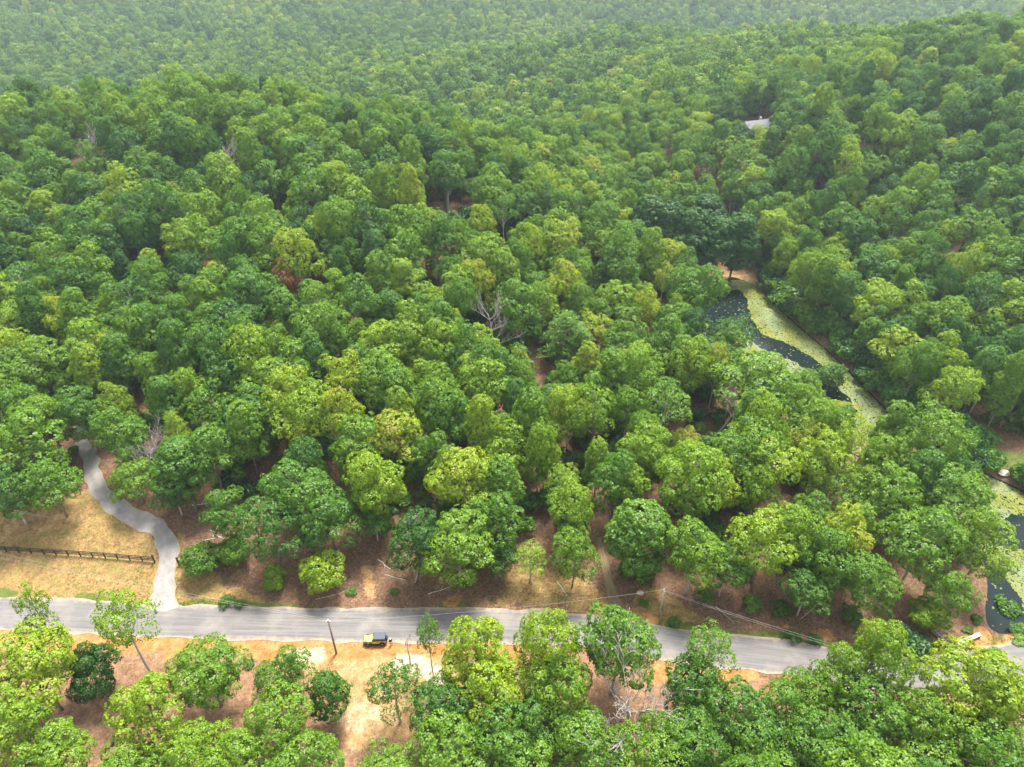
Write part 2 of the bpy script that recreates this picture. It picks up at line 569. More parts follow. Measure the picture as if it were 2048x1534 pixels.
def ground_material():
    m, t, b = new_mat('ground')
    n1, n2, n3 = noise(t, 0.55, 6, .62), noise(t, 2.6, 6, .7), noise(t, 9.0, 4, .7)
    n4 = noise(t, 0.12, 4, .5)
    litter = ramp(t, n2, [(.28, (.075, .044, .028)), (.48, (.145, .085, .054)), (.66, (.23, .145, .092)), (.8, (.32, .225, .155))])
    litter = mixc(t, ramp(t, n1, [(.5, (0, 0, 0)), (.72, (.55, .55, .55))]), litter, (.10, .085, .035))
    lawn_c = ramp(t, n2, [(.25, (.14, .085, .032)), (.5, (.25, .16, .066)), (.75, (.36, .25, .12))])
    lawn_c = mixc(t, ramp(t, n1, [(.44, (0, 0, 0)), (.66, (.8, .8, .8))]), lawn_c, (.17, .155, .045))
    sand_c = ramp(t, n1, [(.28, (.30, .165, .065)), (.45, (.37, .235, .11)), (.6, (.45, .32, .175)), (.74, (.54, .45, .31))])
    sand_c = mixc(t, ramp(t, n3, [(.40, (.75, .75, .75)), (.62, (0, 0, 0))]), sand_c, (.22, .135, .06))
    clay_c = ramp(t, n1, [(.25, (.28, .115, .035)), (.5, (.34, .18, .065)), (.75, (.42, .28, .135))])
    clay_c = mixc(t, ramp(t, n3, [(.35, (.4, .4, .4)), (.6, (0, 0, 0))]), clay_c, (.19, .085, .035))
    dirt_c = ramp(t, n2, [(.25, (.15, .085, .05)), (.5, (.25, .15, .09)), (.75, (.34, .22, .14))])
    dirt_c = mixc(t, ramp(t, n1, [(.45, (0, 0, 0)), (.7, (.75, .75, .75))]), dirt_c, (.14, .085, .05))
    green_c = ramp(t, n3, [(.3, (.045, .07, .018)), (.55, (.10, .13, .03)), (.8, (.20, .19, .07))])
    far_c = ramp(t, n4, [(.3, (.03, .05, .02)), (.7, (.06, .08, .03))])
    c = mixc(t, attr(t, 'far'), litter, far_c)

    def edge(name, lo=.34, hi=.66):
        a = math_n(t, 'ADD', attr(t, name), math_n(t, 'MULTIPLY', math_n(t, 'SUBTRACT', math_n(t, 'ADD', math_n(t, 'MULTIPLY', n2, .6), math_n(t, 'MULTIPLY', n1, .4)), .5), 1.7))
        mr = t.nodes.new('ShaderNodeMapRange')
        mr.interpolation_type = 'SMOOTHSTEP'
        mr.inputs[1].default_value, mr.inputs[2].default_value = lo, hi
        t.links.new(a, mr.inputs[0])
        return mr.outputs[0]
    c = mixc(t, edge('dirt'), c, dirt_c)
    c = mixc(t, edge('lawn', .3, .7), c, lawn_c)
    c = mixc(t, edge('green'), c, green_c)
    c = mixc(t, edge('sand', .3, .75), c, sand_c)
    c = mixc(t, edge('clay', .3, .75), c, clay_c)
    c = mixc(t, math_n(t, 'MULTIPLY', edge('pale', .35, 1.1), .8), c, (.46, .40, .31))
    speck = ramp(t, noise(t, 3.4, 9, .82), [(.30, (.42, .40, .38)), (.46, (.86, .85, .84)), (.58, (1.05, 1.05, 1.05)), (.72, (1.5, 1.5, 1.48))])
    c = mixc(t, 1.0, c, speck, 'MULTIPLY')
    drift = ramp(t, noise(t, .9, 6, .7), [(.34, (.68, .66, .62)), (.5, (1, 1, 1)), (.66, (1.22, 1.2, 1.16))])
    c = mixc(t, 1.0, c, drift, 'MULTIPLY')
    t.links.new(c, b.inputs['Base Color'])
    b.inputs['Roughness'].default_value = 0.95
    b.inputs['Specular IOR Level'].default_value = 0.1
    bp = t.nodes.new('ShaderNodeBump')
    bp.inputs['Strength'].default_value = 0.6
    bp.inputs['Distance'].default_value = 0.25
    t.links.new(math_n(t, 'ADD', n2, n3), bp.inputs['Height'])
    t.links.new(bp.outputs['Normal'], b.inputs['Normal'])
    return m

me.materials.append(ground_material())
tag(obj_from('ground', me), 'brown leaf litter, dry grass and bare clay ground of the wooded hills', 'ground', kind='structure')

# ------------------------------------------------------------------ road, driveway, dirt track
def ribbon(name, line, half, lift, mat, rows=8, wob=0.25, label='', cat='', sag=0.0):
    line = np.asarray(line)
    tang = np.gradient(line, axis=0)
    tang /= np.hypot(tang[:, 0], tang[:, 1])[:, None]
    nrm = np.column_stack([-tang[:, 1], tang[:, 0]])
    s = np.concatenate([[0], np.cumsum(np.hypot(*np.diff(line, axis=0).T))])
    vs, ac, al = [], [], []
    for i, p in enumerate(line):
        for k in range(rows + 1):
            q = -1 + 2 * k / rows
            hw = half[i] if hasattr(half, '__len__') else half
            e = (vnoise(np.array([s[i] / 1.7]), np.array([3.0 + (q > 0) * 50]))[0] - .5) * 2 * wob if abs(q) == 1 else 0
            pp = p + nrm[i] * (q * hw + e * q)
            vs.append((pp[0], pp[1]))
            ac.append(q)
            al.append(s[i])
    vs = np.array(vs)
    hh = height(vs) + lift + sag * (1 - np.abs(ac) ** 2)
    f = []
    for i in range(len(line) - 1):
        for k in range(rows):
            a = i * (rows + 1) + k
            f.append((a, a + 1, a + rows + 2, a + rows + 1))
    o = link_mesh(name, np.column_stack([vs, hh]), f, mat, None, True)
    o.data.attributes.new('across', 'FLOAT', 'POINT').data.foreach_set('value', np.array(ac, np.float32))
    o.data.attributes.new('along', 'FLOAT', 'POINT').data.foreach_set('value', np.array(al, np.float32))
    if f and True:
        n0 = o.data.polygons[0].normal.z
        if n0 < 0:
            o.data.flip_normals()
    return tag(o, label, cat, kind='structure')

def streak_material(name, stops, edge_col, dark, light, rough=.9, sx=.05, sy=5.0):
    m, t, b = new_mat(name)
    ac, al = attr(t, 'across'), attr(t, 'along')
    cx = t.nodes.new('ShaderNodeCombineXYZ')
    t.links.new(math_n(t, 'MULTIPLY', al, sx), cx.inputs[0])
    t.links.new(math_n(t, 'MULTIPLY', ac, sy), cx.inputs[1])
    st = noise(t, 1.6, 5, .6, cx.outputs[0])
    base = ramp(t, st, stops)
    fine = noise(t, 4.5, 9, .8)
    base = mixc(t, ramp(t, fine, [(.35, (.35, .35, .35)), (.65, (0, 0, 0))]), base, dark)
    patch = noise(t, .22, 5, .6)
    base = mixc(t, ramp(t, patch, [(.5, (0, 0, 0)), (.68, (.55, .55, .55))]), base, light)
    aa = math_n(t, 'ABSOLUTE', ac, 0)
    e = math_n(t, 'ADD', aa, math_n(t, 'MULTIPLY', math_n(t, 'SUBTRACT', noise(t, .9, 5, .65), .5), .75))
    mr = t.nodes.new('ShaderNodeMapRange')
    mr.interpolation_type = 'SMOOTHSTEP'
    mr.inputs[1].default_value, mr.inputs[2].default_value = .72, 1.1
    t.links.new(e, mr.inputs[0])
    base = mixc(t, mr.outputs[0], base, edge_col)
    t.links.new(base, b.inputs['Base Color'])
    b.inputs['Roughness'].default_value = rough
    b.inputs['Specular IOR Level'].default_value = .25
    bp = t.nodes.new('ShaderNodeBump')
    bp.inputs['Strength'].default_value = .35
    bp.inputs['Distance'].default_value = .03
    t.links.new(fine, bp.inputs['Height'])
    t.links.new(bp.outputs['Normal'], b.inputs['Normal'])
    return m

M['asphalt'] = streak_material('asphalt', [(.25, (.085, .082, .084)), (.45, (.122, .117, .117)), (.6, (.155, .147, .143)), (.78, (.21, .19, .168))], (.28, .22, .155), (.075, .072, .073), (.20, .182, .163))
M['gravel'] = streak_material('gravel', [(.25, (.15, .14, .135)), (.5, (.215, .202, .193)), (.75, (.29, .27, .25))], (.21, .165, .10), (.09, .085, .08), (.26, .245, .225), sx=.35, sy=.9)
M['track'] = streak_material('track', [(.25, (.12, .085, .048)), (.5, (.18, .13, .076)), (.75, (.24, .18, .11))], (.10, .085, .035), (.08, .065, .025), (.16, .14, .06), sx=.2, sy=1.4)

ribbon('road', ROAD, 3.25, 0.05, M['asphalt'], 10, .42, 'narrow worn grey asphalt road crossing below the forest', 'road', 0.05)
drive_line = smooth([ground_at(u, v)[0][:2] for u, v in DRIVE_PX], 0.8)
dw = np.interp(np.linspace(0, 1, len(drive_line)), [0, .05, .13, 1], [2.9, 2.1, 1.75, 1.4])
ribbon('driveway', drive_line, dw, 0.085, M['gravel'], 6, .45, 'pale gravel driveway curving up from the road into the trees', 'driveway')
track_line = smooth([ground_at(u, v)[0][:2] for u, v in TRACK_PX], 0.8)
tw = np.interp(np.linspace(0, 1, len(track_line)), [0, .12, .3, 1], [3.2, 2.2, 1.1, .45])
ribbon('dirt_track', track_line, tw, 0.08, M['track'], 6, .25, 'straw-coloured dirt track leaving the road into the woods', 'track')

# ------------------------------------------------------------------ pond and its floating weed
def water_material():
    m, t, b = new_mat('water')
    b.inputs['Base Color'].default_value = (.008, .014, .014, 1)
    b.inputs['Roughness'].default_value = .06
    b.inputs['IOR'].default_value = 1.33
    b.inputs['Specular IOR Level'].default_value = .5
    bp = t.nodes.new('ShaderNodeBump')
    bp.inputs['Strength'].default_value = .12
    bp.inputs['Distance'].default_value = .05
    t.links.new(noise(t, 1.5, 3), bp.inputs['Height'])
    t.links.new(bp.outputs['Normal'], b.inputs['Normal'])
    return m

M['water'] = water_material()
big = POND + 0
cen = big.mean(0)
# triangulate through a grid clipped to the basin: the banks rise through the sheet, so it may run a little past the shore
wx = np.arange(_pmin[0], _pmax[0], 2.0)
wy = np.arange(_pmin[1], _pmax[1], 2.0)
WX, WY = np.meshgrid(wx, wy)
PW = np.column_stack([WX.ravel(), WY.ravel()])
okp = (sdf(PW, POND) < 2.6).reshape(WX.shape)
wi = np.arange(WX.size).reshape(WX.shape)
wf = []
for j in range(WX.shape[0] - 1):
    for i in range(WX.shape[1] - 1):
        if okp[j, i] and okp[j + 1, i] and okp[j, i + 1] and okp[j + 1, i + 1]:
            wf.append((wi[j, i], wi[j, i + 1], wi[j + 1, i + 1], wi[j + 1, i]))
used = sorted({k for q in wf for k in q})
rem = {k: n for n, k in enumerate(used)}
tag(link_mesh('pond_water', [(PW[k, 0], PW[k, 1], WATER) for k in used], [tuple(rem[k] for k in q) for q in wf], M['water'], None, True),
    'dark open water of the narrow pond reflecting the sky', 'pond', kind='structure')

def weed_material():
    m, t, b = new_mat('pond_weed')
    lv = attr(t, 'leaf_var')
    c = ramp(t, lv, [(0, (.060, .080, .012)), (.35, (.098, .118, .013)), (.7, (.135, .148, .020)), (.9, (.17, .15, .04)), (1, (.14, .095, .04))])
    c = mixc(t, ramp(t, noise(t, .16, 4), [(.48, (0, 0, 0)), (.62, (.75, .75, .75))]), c, (.125, .16, .075))
    t.links.new(c, b.inputs['Base Color'])
    b.inputs['Roughness'].default_value = .7
    b.inputs['Specular IOR Level'].default_value = .2
    return m

M['weed'] = weed_material()
n_try = 330000
PT = rng.random((n_try, 2)) * (_pmax - _pmin) + _pmin
sd = sdf(PT, POND)
keep = sd < -0.15
ow = np.full(n_try, 1e9)
for poly in OPEN_WATER:
    ow = np.minimum(ow, sdf(PT, poly))
nn = fbm(PT[:, 0] / 3.5, PT[:, 1] / 3.5, 4) - .5
keep &= (ow + nn * 3.2 > 0.0) | (rng.random(n_try) < .012)
keep &= ~((fbm(PT[:, 0] / 1.8 + 70, PT[:, 1] / 1.8, 3) > .80) & (rng.random(n_try) < .8))
PT = PT[keep][:120000]
wv, wfc, wl = [], [], []
pv = fbm(PT[:, 0] / 6, PT[:, 1] / 6, 3)
for i, (x, y) in enumerate(PT):
    r = random.uniform(.09, .28)
    a0 = random.uniform(0, 6.28)
    z = WATER + .004 + random.random() * .03
    n0 = len(wv)
    for k in range(5):
        rr = r * random.uniform(.7, 1.15)
        wv.append((x + rr * math.cos(a0 + k * 1.2566), y + rr * math.sin(a0 + k * 1.2566), z + random.uniform(0, .012)))
    wfc.append(tuple(range(n0, n0 + 5)))
    wl.append(min(1, max(0, pv[i] - .08 + random.uniform(-.3, .3))))
o = link_mesh('pond_weed', wv, wfc, M['weed'])
o.data.attributes.new('leaf_var', 'FLOAT', 'FACE').data.foreach_set('value', np.array(wl, np.float32))
tag(o, 'yellow-green floating weed covering most of the pond', 'pond weed', kind='stuff')

# ------------------------------------------------------------------ trees: prototypes
def unit(v):
    return v / np.maximum(np.linalg.norm(v, axis=-1, keepdims=True), 1e-9)

def leaves_mesh(name, C, N, L, Wd, r, clump, extra_spread=.5):
    """One diamond leaf per row of C (centre) and N (facing)."""
    n = len(C)
    N = unit(N + r.normal(0, .38, (n, 3)))
    a = unit(np.cross(N, r.normal(0, 1, (n, 3))))
    b = np.cross(N, a)
    L = L * r.uniform(.65, 1.3, (n, 1))
    W2 = Wd * r.uniform(.7, 1.25, (n, 1))
    v = np.stack([C - a * L * .5, C + b * W2 * .5 - N * W2 * .18, C + a * L * .5, C - b * W2 * .5 - N * W2 * .18], 1).reshape(-1, 3)
    f = np.arange(n * 4).reshape(-1, 4)
    me = bpy.data.meshes.new(name)
    me.vertices.add(n * 4)
    me.vertices.foreach_set('co', v.ravel().astype(np.float32))
    me.loops.add(n * 4)
    me.loops.foreach_set('vertex_index', f.ravel().astype(np.int32))
    me.polygons.add(n)
    me.polygons.foreach_set('loop_start', np.arange(0, n * 4, 4, dtype=np.int32))
    me.update(calc_edges=True)
    me.attributes.new('leaf_var', 'FLOAT', 'FACE').data.foreach_set('value', r.random(n).astype(np.float32))
    me.attributes.new('clump_var', 'FLOAT', 'FACE').data.foreach_set('value', np.asarray(clump, np.float32))
    me.materials.append(M['leaf'])
    return me

def sph(n, r, zmin=-.4):
    d = []
    g = math.pi * (3 - math.sqrt(5))
    off = r.random() * 6.28
    for i in range(n):
        z = 1 - (1 - zmin) * (i + .5) / n
        q = math.sqrt(max(0, 1 - z * z))
        d.append((q * math.cos(g * i + off), q * math.sin(g * i + off), z))
    return np.array(d)

def crown(seed, R, zb, zt, nl, style='oak', ros=30, per=22, leaf=(.37, .25), gap=0.0):
    """Lobes on an uneven envelope, rosettes on each lobe, leaves on each rosette. Returns mesh and lobe centres."""
    r = np.random.default_rng(seed)
    zc, hh = (zb + zt) / 2, (zt - zb) / 2
    dirs = sph(nl, r, -.62) + r.normal(0, .16, (nl, 3))
    dirs = unit(dirs)
    lob = []
    skew = r.normal(0, .16, 2) * R
    for i, d in enumerate(dirs):
        k = r.uniform(.48, .86)
        rr = R * r.uniform(.25, .40)
        if style == 'tall':
            k = r.uniform(.45, .68)
            rr = R * r.uniform(.34, .52)
            taper = 1 - .55 * max(0, d[2])
            c = np.array((d[0] * R * k * taper, d[1] * R * k * taper, zc + d[2] * hh * .84))
        else:
            c = np.array((d[0] * R * k + skew[0] * d[2], d[1] * R * k + skew[1] * d[2], zc + d[2] * (hh - rr * .6) * r.uniform(.62, 1.14)))
        if r.random() < gap:
            continue
        lob.append((c, rr))
    for _ in range(max(2, nl // 5)):
        d = unit(r.normal(0, 1, 3))
        lob.append((np.array((d[0] * R * .3, d[1] * R * .3, zc + d[2] * hh * .35)), R * r.uniform(.28, .42)))
    Cs, Ns, Cl = [], [], []
    cc = np.array((0, 0, zc - hh * .35))
    LC = np.array([c for c, _ in lob])
    LR = np.array([q for _, q in lob])
    for li, (c, rr) in enumerate(lob):
        m = int(ros * (rr / (R * .38)) ** 2) + 4
        dd = unit(sph(m, r, -.55) + r.normal(0, .14, (m, 3)))
        lump = 1 + .22 * np.sin(dd[:, 0] * 5 + li) * np.cos(dd[:, 1] * 6 - li)
        pos = c + dd * (rr * r.uniform(.82, 1.12, (m, 1)) * lump[:, None]) * np.array((1, 1, .82))
        o = unit(c - cc)
        ok = (dd @ o) > -.45
        for j in range(len(lob)):
            if j != li:
                ok &= np.linalg.norm(pos - LC[j], axis=1) > LR[j] * .72
        pos, dd = pos[ok], dd[ok]
        lc = r.random() * .6 + .2
        for p, nrm in zip(pos, dd):
            k = r.integers(int(per * .6), int(per * 1.4) + 1)
            nn = unit(nrm + np.array((0, 0, .45)))
            t1 = unit(np.cross(nn, (0.3, .2, .93)))
            t2 = np.cross(nn, t1)
            ang = r.uniform(0, 6.28, k)
            rad = np.sqrt(r.random(k)) * .205 * (R ** .62)
            off = np.cos(ang)[:, None] * t1 + np.sin(ang)[:, None] * t2
            size = rad.max() + 1e-6
            Cs.append(p + off * rad[:, None] + nn * ((.35 * size) * (1 - (rad / size) ** 2))[:, None] + r.normal(0, .06, (k, 3)))
            Ns.append(nn * 1.3 + off * (rad / size)[:, None] * .9)
            Cl.append(np.full(k, min(1, max(0, lc + r.normal(0, .16)))))
    return leaves_mesh('crown', np.vstack(Cs), np.vstack(Ns), leaf[0], leaf[1], r, np.concatenate(Cl)), LC, LR

def pine_crown(seed, R, zb, zt):
    r = np.random.default_rng(seed)
    Cs, Ns, Cl = [], [], []
    tips = []
    z = zb
    while z < zt:
        k = (z - zb) / (zt - zb)
        rr = R * (1 - k) ** .6 * r.uniform(.75, 1.1) + .3
        nb = r.integers(4, 7)
        a0 = r.random() * 6.28
        for b in range(nb):
            a = a0 + b * 6.28 / nb + r.normal(0, .25)
            end = np.array((math.cos(a) * rr, math.sin(a) * rr, z + rr * .22))
            tips.append(end)
            n = int(34 + 50 * (1 - k))
            s = r.uniform(.35, 1.05, n) ** .8
            P = np.array((0, 0, z)) + (end - (0, 0, z)) * s[:, None] + r.normal(0, .30, (n, 3)) * np.array((1, 1, .5))
            Cs.append(P)
            Ns.append(np.tile((0, 0, 1.), (n, 1)) + r.normal(0, .5, (n, 3)))
            Cl.append(np.full(n, r.random()))
        z += r.uniform(.7, 1.1)
    return leaves_mesh('crown', np.vstack(Cs), np.vstack(Ns), .55, .10, r, np.concatenate(Cl)), np.array(tips), None

def trunk_mesh(seed, LC, zt, r0, mat, lean=.3):
    """A tapered bent trunk with limbs reaching into the crown's lobes."""
    r = random.Random(seed)
    mb = MB()
    top = Vector((r.uniform(-lean, lean) * 1.5, r.uniform(-lean, lean) * 1.5, zt))
    pts, rad = [], []
    for i in range(8):
        k = i / 7
        pts.append(Vector((top.x * k + math.sin(k * 5 + seed) * .14, top.y * k + math.cos(k * 4 + seed) * .14, -0.5 + (top.z + .5) * k)))
        rad.append(r0 * (1.25 if i == 0 else 1) * (1 - .72 * k))
    mb.tube(pts, rad, 7)
    for c in LC:
        c = Vector(c)
        k = min(.95, max(.28, (c.z - 1.8 - Vector((c.x, c.y)).length * .45) / zt))
        i = k * 7
        i0 = int(i)
        p = pts[i0].lerp(pts[min(7, i0 + 1)], i - i0)
        if c.z < p.z:
            c = Vector((c.x, c.y, p.z + .3))
        mid = p.lerp(c, .5) + Vector((r.uniform(-.3, .3), r.uniform(-.3, .3), r.uniform(-.1, .5)))
        rr = r0 * (1 - .72 * k) * .55
        mb.tube([p, mid, c], [rr, rr * .65, rr * .22], 4, False)
    me = bpy.data.meshes.new('trunk')
    me.from_pydata([tuple(v) for v in mb.v], [], mb.f)
    me.polygons.foreach_set('use_smooth', [True] * len(me.polygons))
    me.materials.append(mat)
    return me

class Proto:
    pass

def proto(seed, style, R, zb, zt, nl, r0=.24, mat='bark', **kw):
    p = Proto()
    if style == 'pine':
        p.crown, LC, _ = pine_crown(seed, R, zb, zt)
        p.trunk = trunk_mesh(seed, LC[::3], zt * .97, r0, M[mat], .1)
    else:
        p.crown, LC, _ = crown(seed, R, zb, zt, nl, style, **kw)
        p.trunk = trunk_mesh(seed, LC, zb + (zt - zb) * .72, r0, M[mat])
    p.R, p.zt, p.zb = R, zt, zb
    return p

# unit trees are about 18 m tall and 10 m wide; each placed tree is scaled from one
OAK = [proto(100 + i, 'oak', 5.0 + (i % 3) * .3, [4.4, 3.4, 5.4, 2.6][i % 4], [17.5, 18.5, 16.8, 18][i % 4], [22, 27, 20, 25, 30, 23, 26, 21][i % 8],
             mat='pale_bark' if i % 3 == 0 else 'bark') for i in range(9)]
TALL = [proto(200 + i, 'tall', 4.2, [3.2, 4.6, 2.6][i % 3], [20, 21, 19][i % 3], [26, 23, 28][i % 3]) for i in range(4)]
SPARSE = [proto(300 + i, 'oak', 4.6, [7.5, 6.5, 5.0][i % 3], [17.5, 18.5, 17][i % 3], [22, 20, 23][i % 3], gap=.30, ros=20, per=17, leaf=(.34, .22), mat='pale_bark' if i % 2 else 'bark') for i in range(4)]
ROUND = [proto(400 + i, 'oak', 3.4, .9, 7.6, 26, r0=.13, ros=26, per=20, leaf=(.32, .22)) for i in range(2)]
BUSH = [proto(450 + i, 'oak', 1.25, .15, 2.0, 9, r0=.05, ros=10, per=9, leaf=(.30, .18)) for i in range(3)]
PINE = [proto(500 + i, 'pine', 3.4, 5.5, 18.5, 0, r0=.22) for i in range(2)]
FAR = [proto(600 + i, 'oak' if i % 4 else 'tall', [5.2, 4.8, 5.6, 5.0][i % 4], 3.0, [17, 18, 16.5, 19][i % 4], 20, ros=13, per=9, leaf=(.85, .60)) for i in range(6)]

# ------------------------------------------------------------------ trees: where they stand
class T:
    def __init__(s, x, y, R, h, kind, tint, label=None, name='broadleaf_tree', cat='tree', group=None, rz=None, pi=None):
        s.x, s.y, s.R, s.h, s.kind, s.tint = x, y, R, h, kind, tint
        s.label, s.name, s.cat, s.group = label, name, cat, group
        s.rz = random.uniform(0, 6.28) if rz is None else rz
        s.pi = pi
        s.z = 0

trees = []
HAND = []

def hand(u, v, wpx, h, kind, tint, label=None, name='broadleaf_tree', frac=.66, **kw):
    """A tree whose crown centre shows at a pixel, width in pixels, height in metres."""
    g = ground_at(u, v, h * frac)
    if g is None:
        return
    p, t = g
    R = wpx * t / F / 2
    tr = T(p[0], p[1], R, h, kind, tint, label, name, **kw)
    trees.append(tr)
    HAND.append(tr)

# (u, v, crown width px, height m, kind, tint, label) south of the road
for row in [
    (62, 1335, 165, 17, 'oak', .80, 'large lime-green tree at the far end of the dirt lot, beside the small dark one'),
    (75, 1228, 62, 19, 'sparse', .72, 'slender pale green treetop sticking up above the large lime tree over the road'),
    (178, 1338, 92, 9, 'round', .22, 'small rounded dark green tree on the dirt between two taller lime ones'),
    (250, 1248, 125, 20, 'sparse', .70, 'tall open-crowned tree with bare lower trunk reaching over the road opposite the driveway'),
    (412, 1340, 142, 14, 'oak', .58, 'green tree standing alone on bare dirt with its thin trunk showing'),
    (295, 1420, 150, 16, 'oak', .76, 'broad bright lime tree in front of the tall open-crowned tree'),
    (25, 1455, 140, 16, 'oak', .74), (105, 1515, 140, 13, 'oak', .66), (400, 1500, 120, 12, 'oak', .70), (265, 1535, 130, 12, 'oak', .60),
    (562, 1352, 115, 14, 'oak', .48, 'mid green layered tree left of the sandy clearing beyond the utility pole'),
    (555, 1450, 150, 13, 'oak', .62), (655, 1385, 78, 12, 'tall', .40, 'narrow olive tree at the edge of the sandy clearing'),
    (615, 1520, 140, 11, 'oak', .58), (470, 1525, 140, 12, 'oak', .64),
    (790, 1378, 118, 13, 'sparse', .34, 'thin dark olive tree with leaning bare limbs beside the sandy clearing'),
    (858, 1275, 58, 15, 'sparse', .50, 'wispy small-crowned tree rising over the road just past the parked car'),
    (880, 1412, 120, 12, 'oak', .36), (955, 1300, 135, 17, 'oak', .84, 'bright yellow-green tree at the roadside past the sandy clearing'),
    (990, 1372, 150, 15, 'oak', .80), (1092, 1285, 135, 19, 'oak', .76, 'tall yellow-green tree overlapping the road near the dirt track'),
    (1110, 1370, 140, 16, 'oak', .66), (1240, 1290, 150, 18, 'oak', .52, 'wide dark-hearted tree overhanging the road opposite the dirt track'),
    (1415, 1308, 115, 17, 'sparse', .55, 'pale thin-leaved tree overhanging the road by the red clay'),
    (1390, 1370, 125, 14, 'oak', .40), (1490, 1450, 150, 15, 'oak', .42), (1575, 1445, 140, 14, 'oak', .50), (1612, 1385, 95, 13, 'oak', .56),
    (1690, 1350, 110, 16, 'oak', .62), (1765, 1318, 120, 19, 'oak', .66, 'green tree overhanging the bend of the road past the red clay'),
    (1935, 1370, 165, 19, 'oak', .82, 'bright yellow-green open tree overhanging the pale road bend'), (2020, 1420, 140, 17, 'oak', .76),
    (1850, 1440, 130, 15, 'oak', .62), (1960, 1490, 150, 15, 'oak', .66), (1740, 1430, 150, 15, 'oak', .52), (1740, 1510, 140, 13, 'oak', .48),
    (900, 1490, 150, 13, 'oak', .62), (1000, 1470, 150, 13, 'oak', .50), (1090, 1450, 130, 13, 'oak', .42), (1180, 1490, 150, 13, 'oak', .52),
    (1310, 1500, 150, 13, 'oak', .58), (1400, 1480, 140, 14, 'oak', .44), (770, 1550, 130, 9, 'oak', .60), (1630, 1490, 150, 14, 'oak', .48),
    (1840, 1520, 140, 13, 'oak', .6), (1050, 1530, 140, 11, 'oak', .6), (1520, 1530, 140, 12, 'oak', .56),
    # forest edge north of the road
    (45, 885, 150, 18, 'oak', .56), (95, 962, 115, 14, 'oak', .50, 'green tree with pale bent trunks on the upper side of the dry lawn'), (10, 975, 110, 14, 'oak', .38),
    (266, 955, 95, 10, 'oak', .60, 'low bushy tree with yellowing leaves beside the gravel driveway'), (362, 930, 110, 17, 'tall', .42), (345, 985, 75, 9, 'oak', .30),
    (420, 900, 120, 17, 'oak', .50), (150, 822, 100, 15, 'oak', .44), (245, 868, 95, 15, 'oak', .52), (90, 830, 110, 16, 'oak', .60), (400, 1112, 72, 6, 'round', .46, 'round green thicket beside the brush pile and fence end'), (465, 1098, 62, 6, 'round', .55), (455, 1020, 90, 13, 'oak', .44),
    (545, 1152, 46, 4.6, 'round', .62, 'small lone green sapling on the brown leaf-littered bank'),
    (645, 1135, 86, 7.6, 'round', .80, 'vivid lime round tree standing alone on the brown leaf-littered bank', 'broadleaf_tree'),
    (600, 985, 130, 16, 'oak', .46), (655, 1028, 125, 14, 'oak', .40), (540, 1055, 125, 16, 'oak', .34), (750, 955, 120, 18, 'oak', .74),
    (835, 1075, 115, 15, 'oak', .26), (915, 1085, 150, 16, 'oak', .66), (985, 1035, 120, 15, 'oak', .48), (1062, 1118, 76, 9, 'sparse', .72),
    (1150, 1108, 95, 13, 'oak', .58), (1282, 1060, 140, 17, 'tall', .52), (1392, 1105, 115, 16, 'oak', .62), (1455, 1130, 95, 12, 'oak', .44),
    (1530, 1080, 140, 17, 'oak', .76), (1590, 1055, 110, 17, 'oak', .66), (1615, 1180, 90, 10, 'oak', .40), (1665, 1110, 110, 16, 'oak', .50), (1740, 1160, 105, 14, 'oak', .52),
    (1840, 1085, 135, 17, 'oak', .56), (1905, 1185, 90, 12, 'oak', .55, 'green tree beside the stream inlet of the pond'), (1862, 1222, 74, 6.5, 'round', .74, 'small round lime tree beside the wooden footbridge'),
    (1975, 1085, 115, 17, 'oak', .66, 'green tree leaning out over the blue water of the pond'), (1915, 1000, 130, 17, 'oak', .54),
    (750, 1040, 70, 8, 'oak', .4), (1000, 1115, 70, 8, 'oak', .36),
    # marks further up the hill
    (1132, 665, 105, 16, 'pine', .52, 'feathery pale pine on the bare patch of the hillside', 'pine_tree'), (1160, 690, 80, 14, 'pine', .46, 'second feathery pine just beside the pale pine on the bare patch', 'pine_tree'),
    (1284, 492, 28, 17, 'tall', .74, 'narrow cone-shaped bright tree before the dark tree wall', 'broadleaf_tree'), (1346, 506, 24, 14, 'tall', .36, 'small dark cone-shaped tree before the dark tree wall', 'broadleaf_tree'),
    (572, 560, 62, 15, 'oak', .985, 'rust-brown tree of withered leaves in the green hillside forest'), (1225, 600, 90, 16, 'oak', .68), (1295, 615, 62, 17, 'oak', .84, 'yellow-green tree on the wooded slope toward the pond'),
    (1280, 730, 110, 17, 'oak', .66), (130, 640, 75, 16, 'oak', .84), (355, 405, 36, 16, 'oak', .86), (1230, 445, 70, 17, 'oak', .82),
    (1290, 900, 110, 17, 'oak', .72), (1500, 760, 150, 18, 'oak', .56), (360, 480, 75, 16, 'oak', .76), (1665, 745, 60, 9, 'oak', .34), (1610, 770, 75, 10, 'oak', .54),
    (1475, 475, 90, 22, 'tall', .20), (1435, 480, 90, 22, 'tall', .18), (1390, 468, 90, 22, 'tall', .22), (1340, 452, 90, 22, 'tall', .14), (1300, 436, 90, 21, 'tall', .16), (1415, 435, 90, 22, 'tall', .12),
]:
    hand(*row)
HANDXY = np.array([(t.x, t.y) for t in HAND])

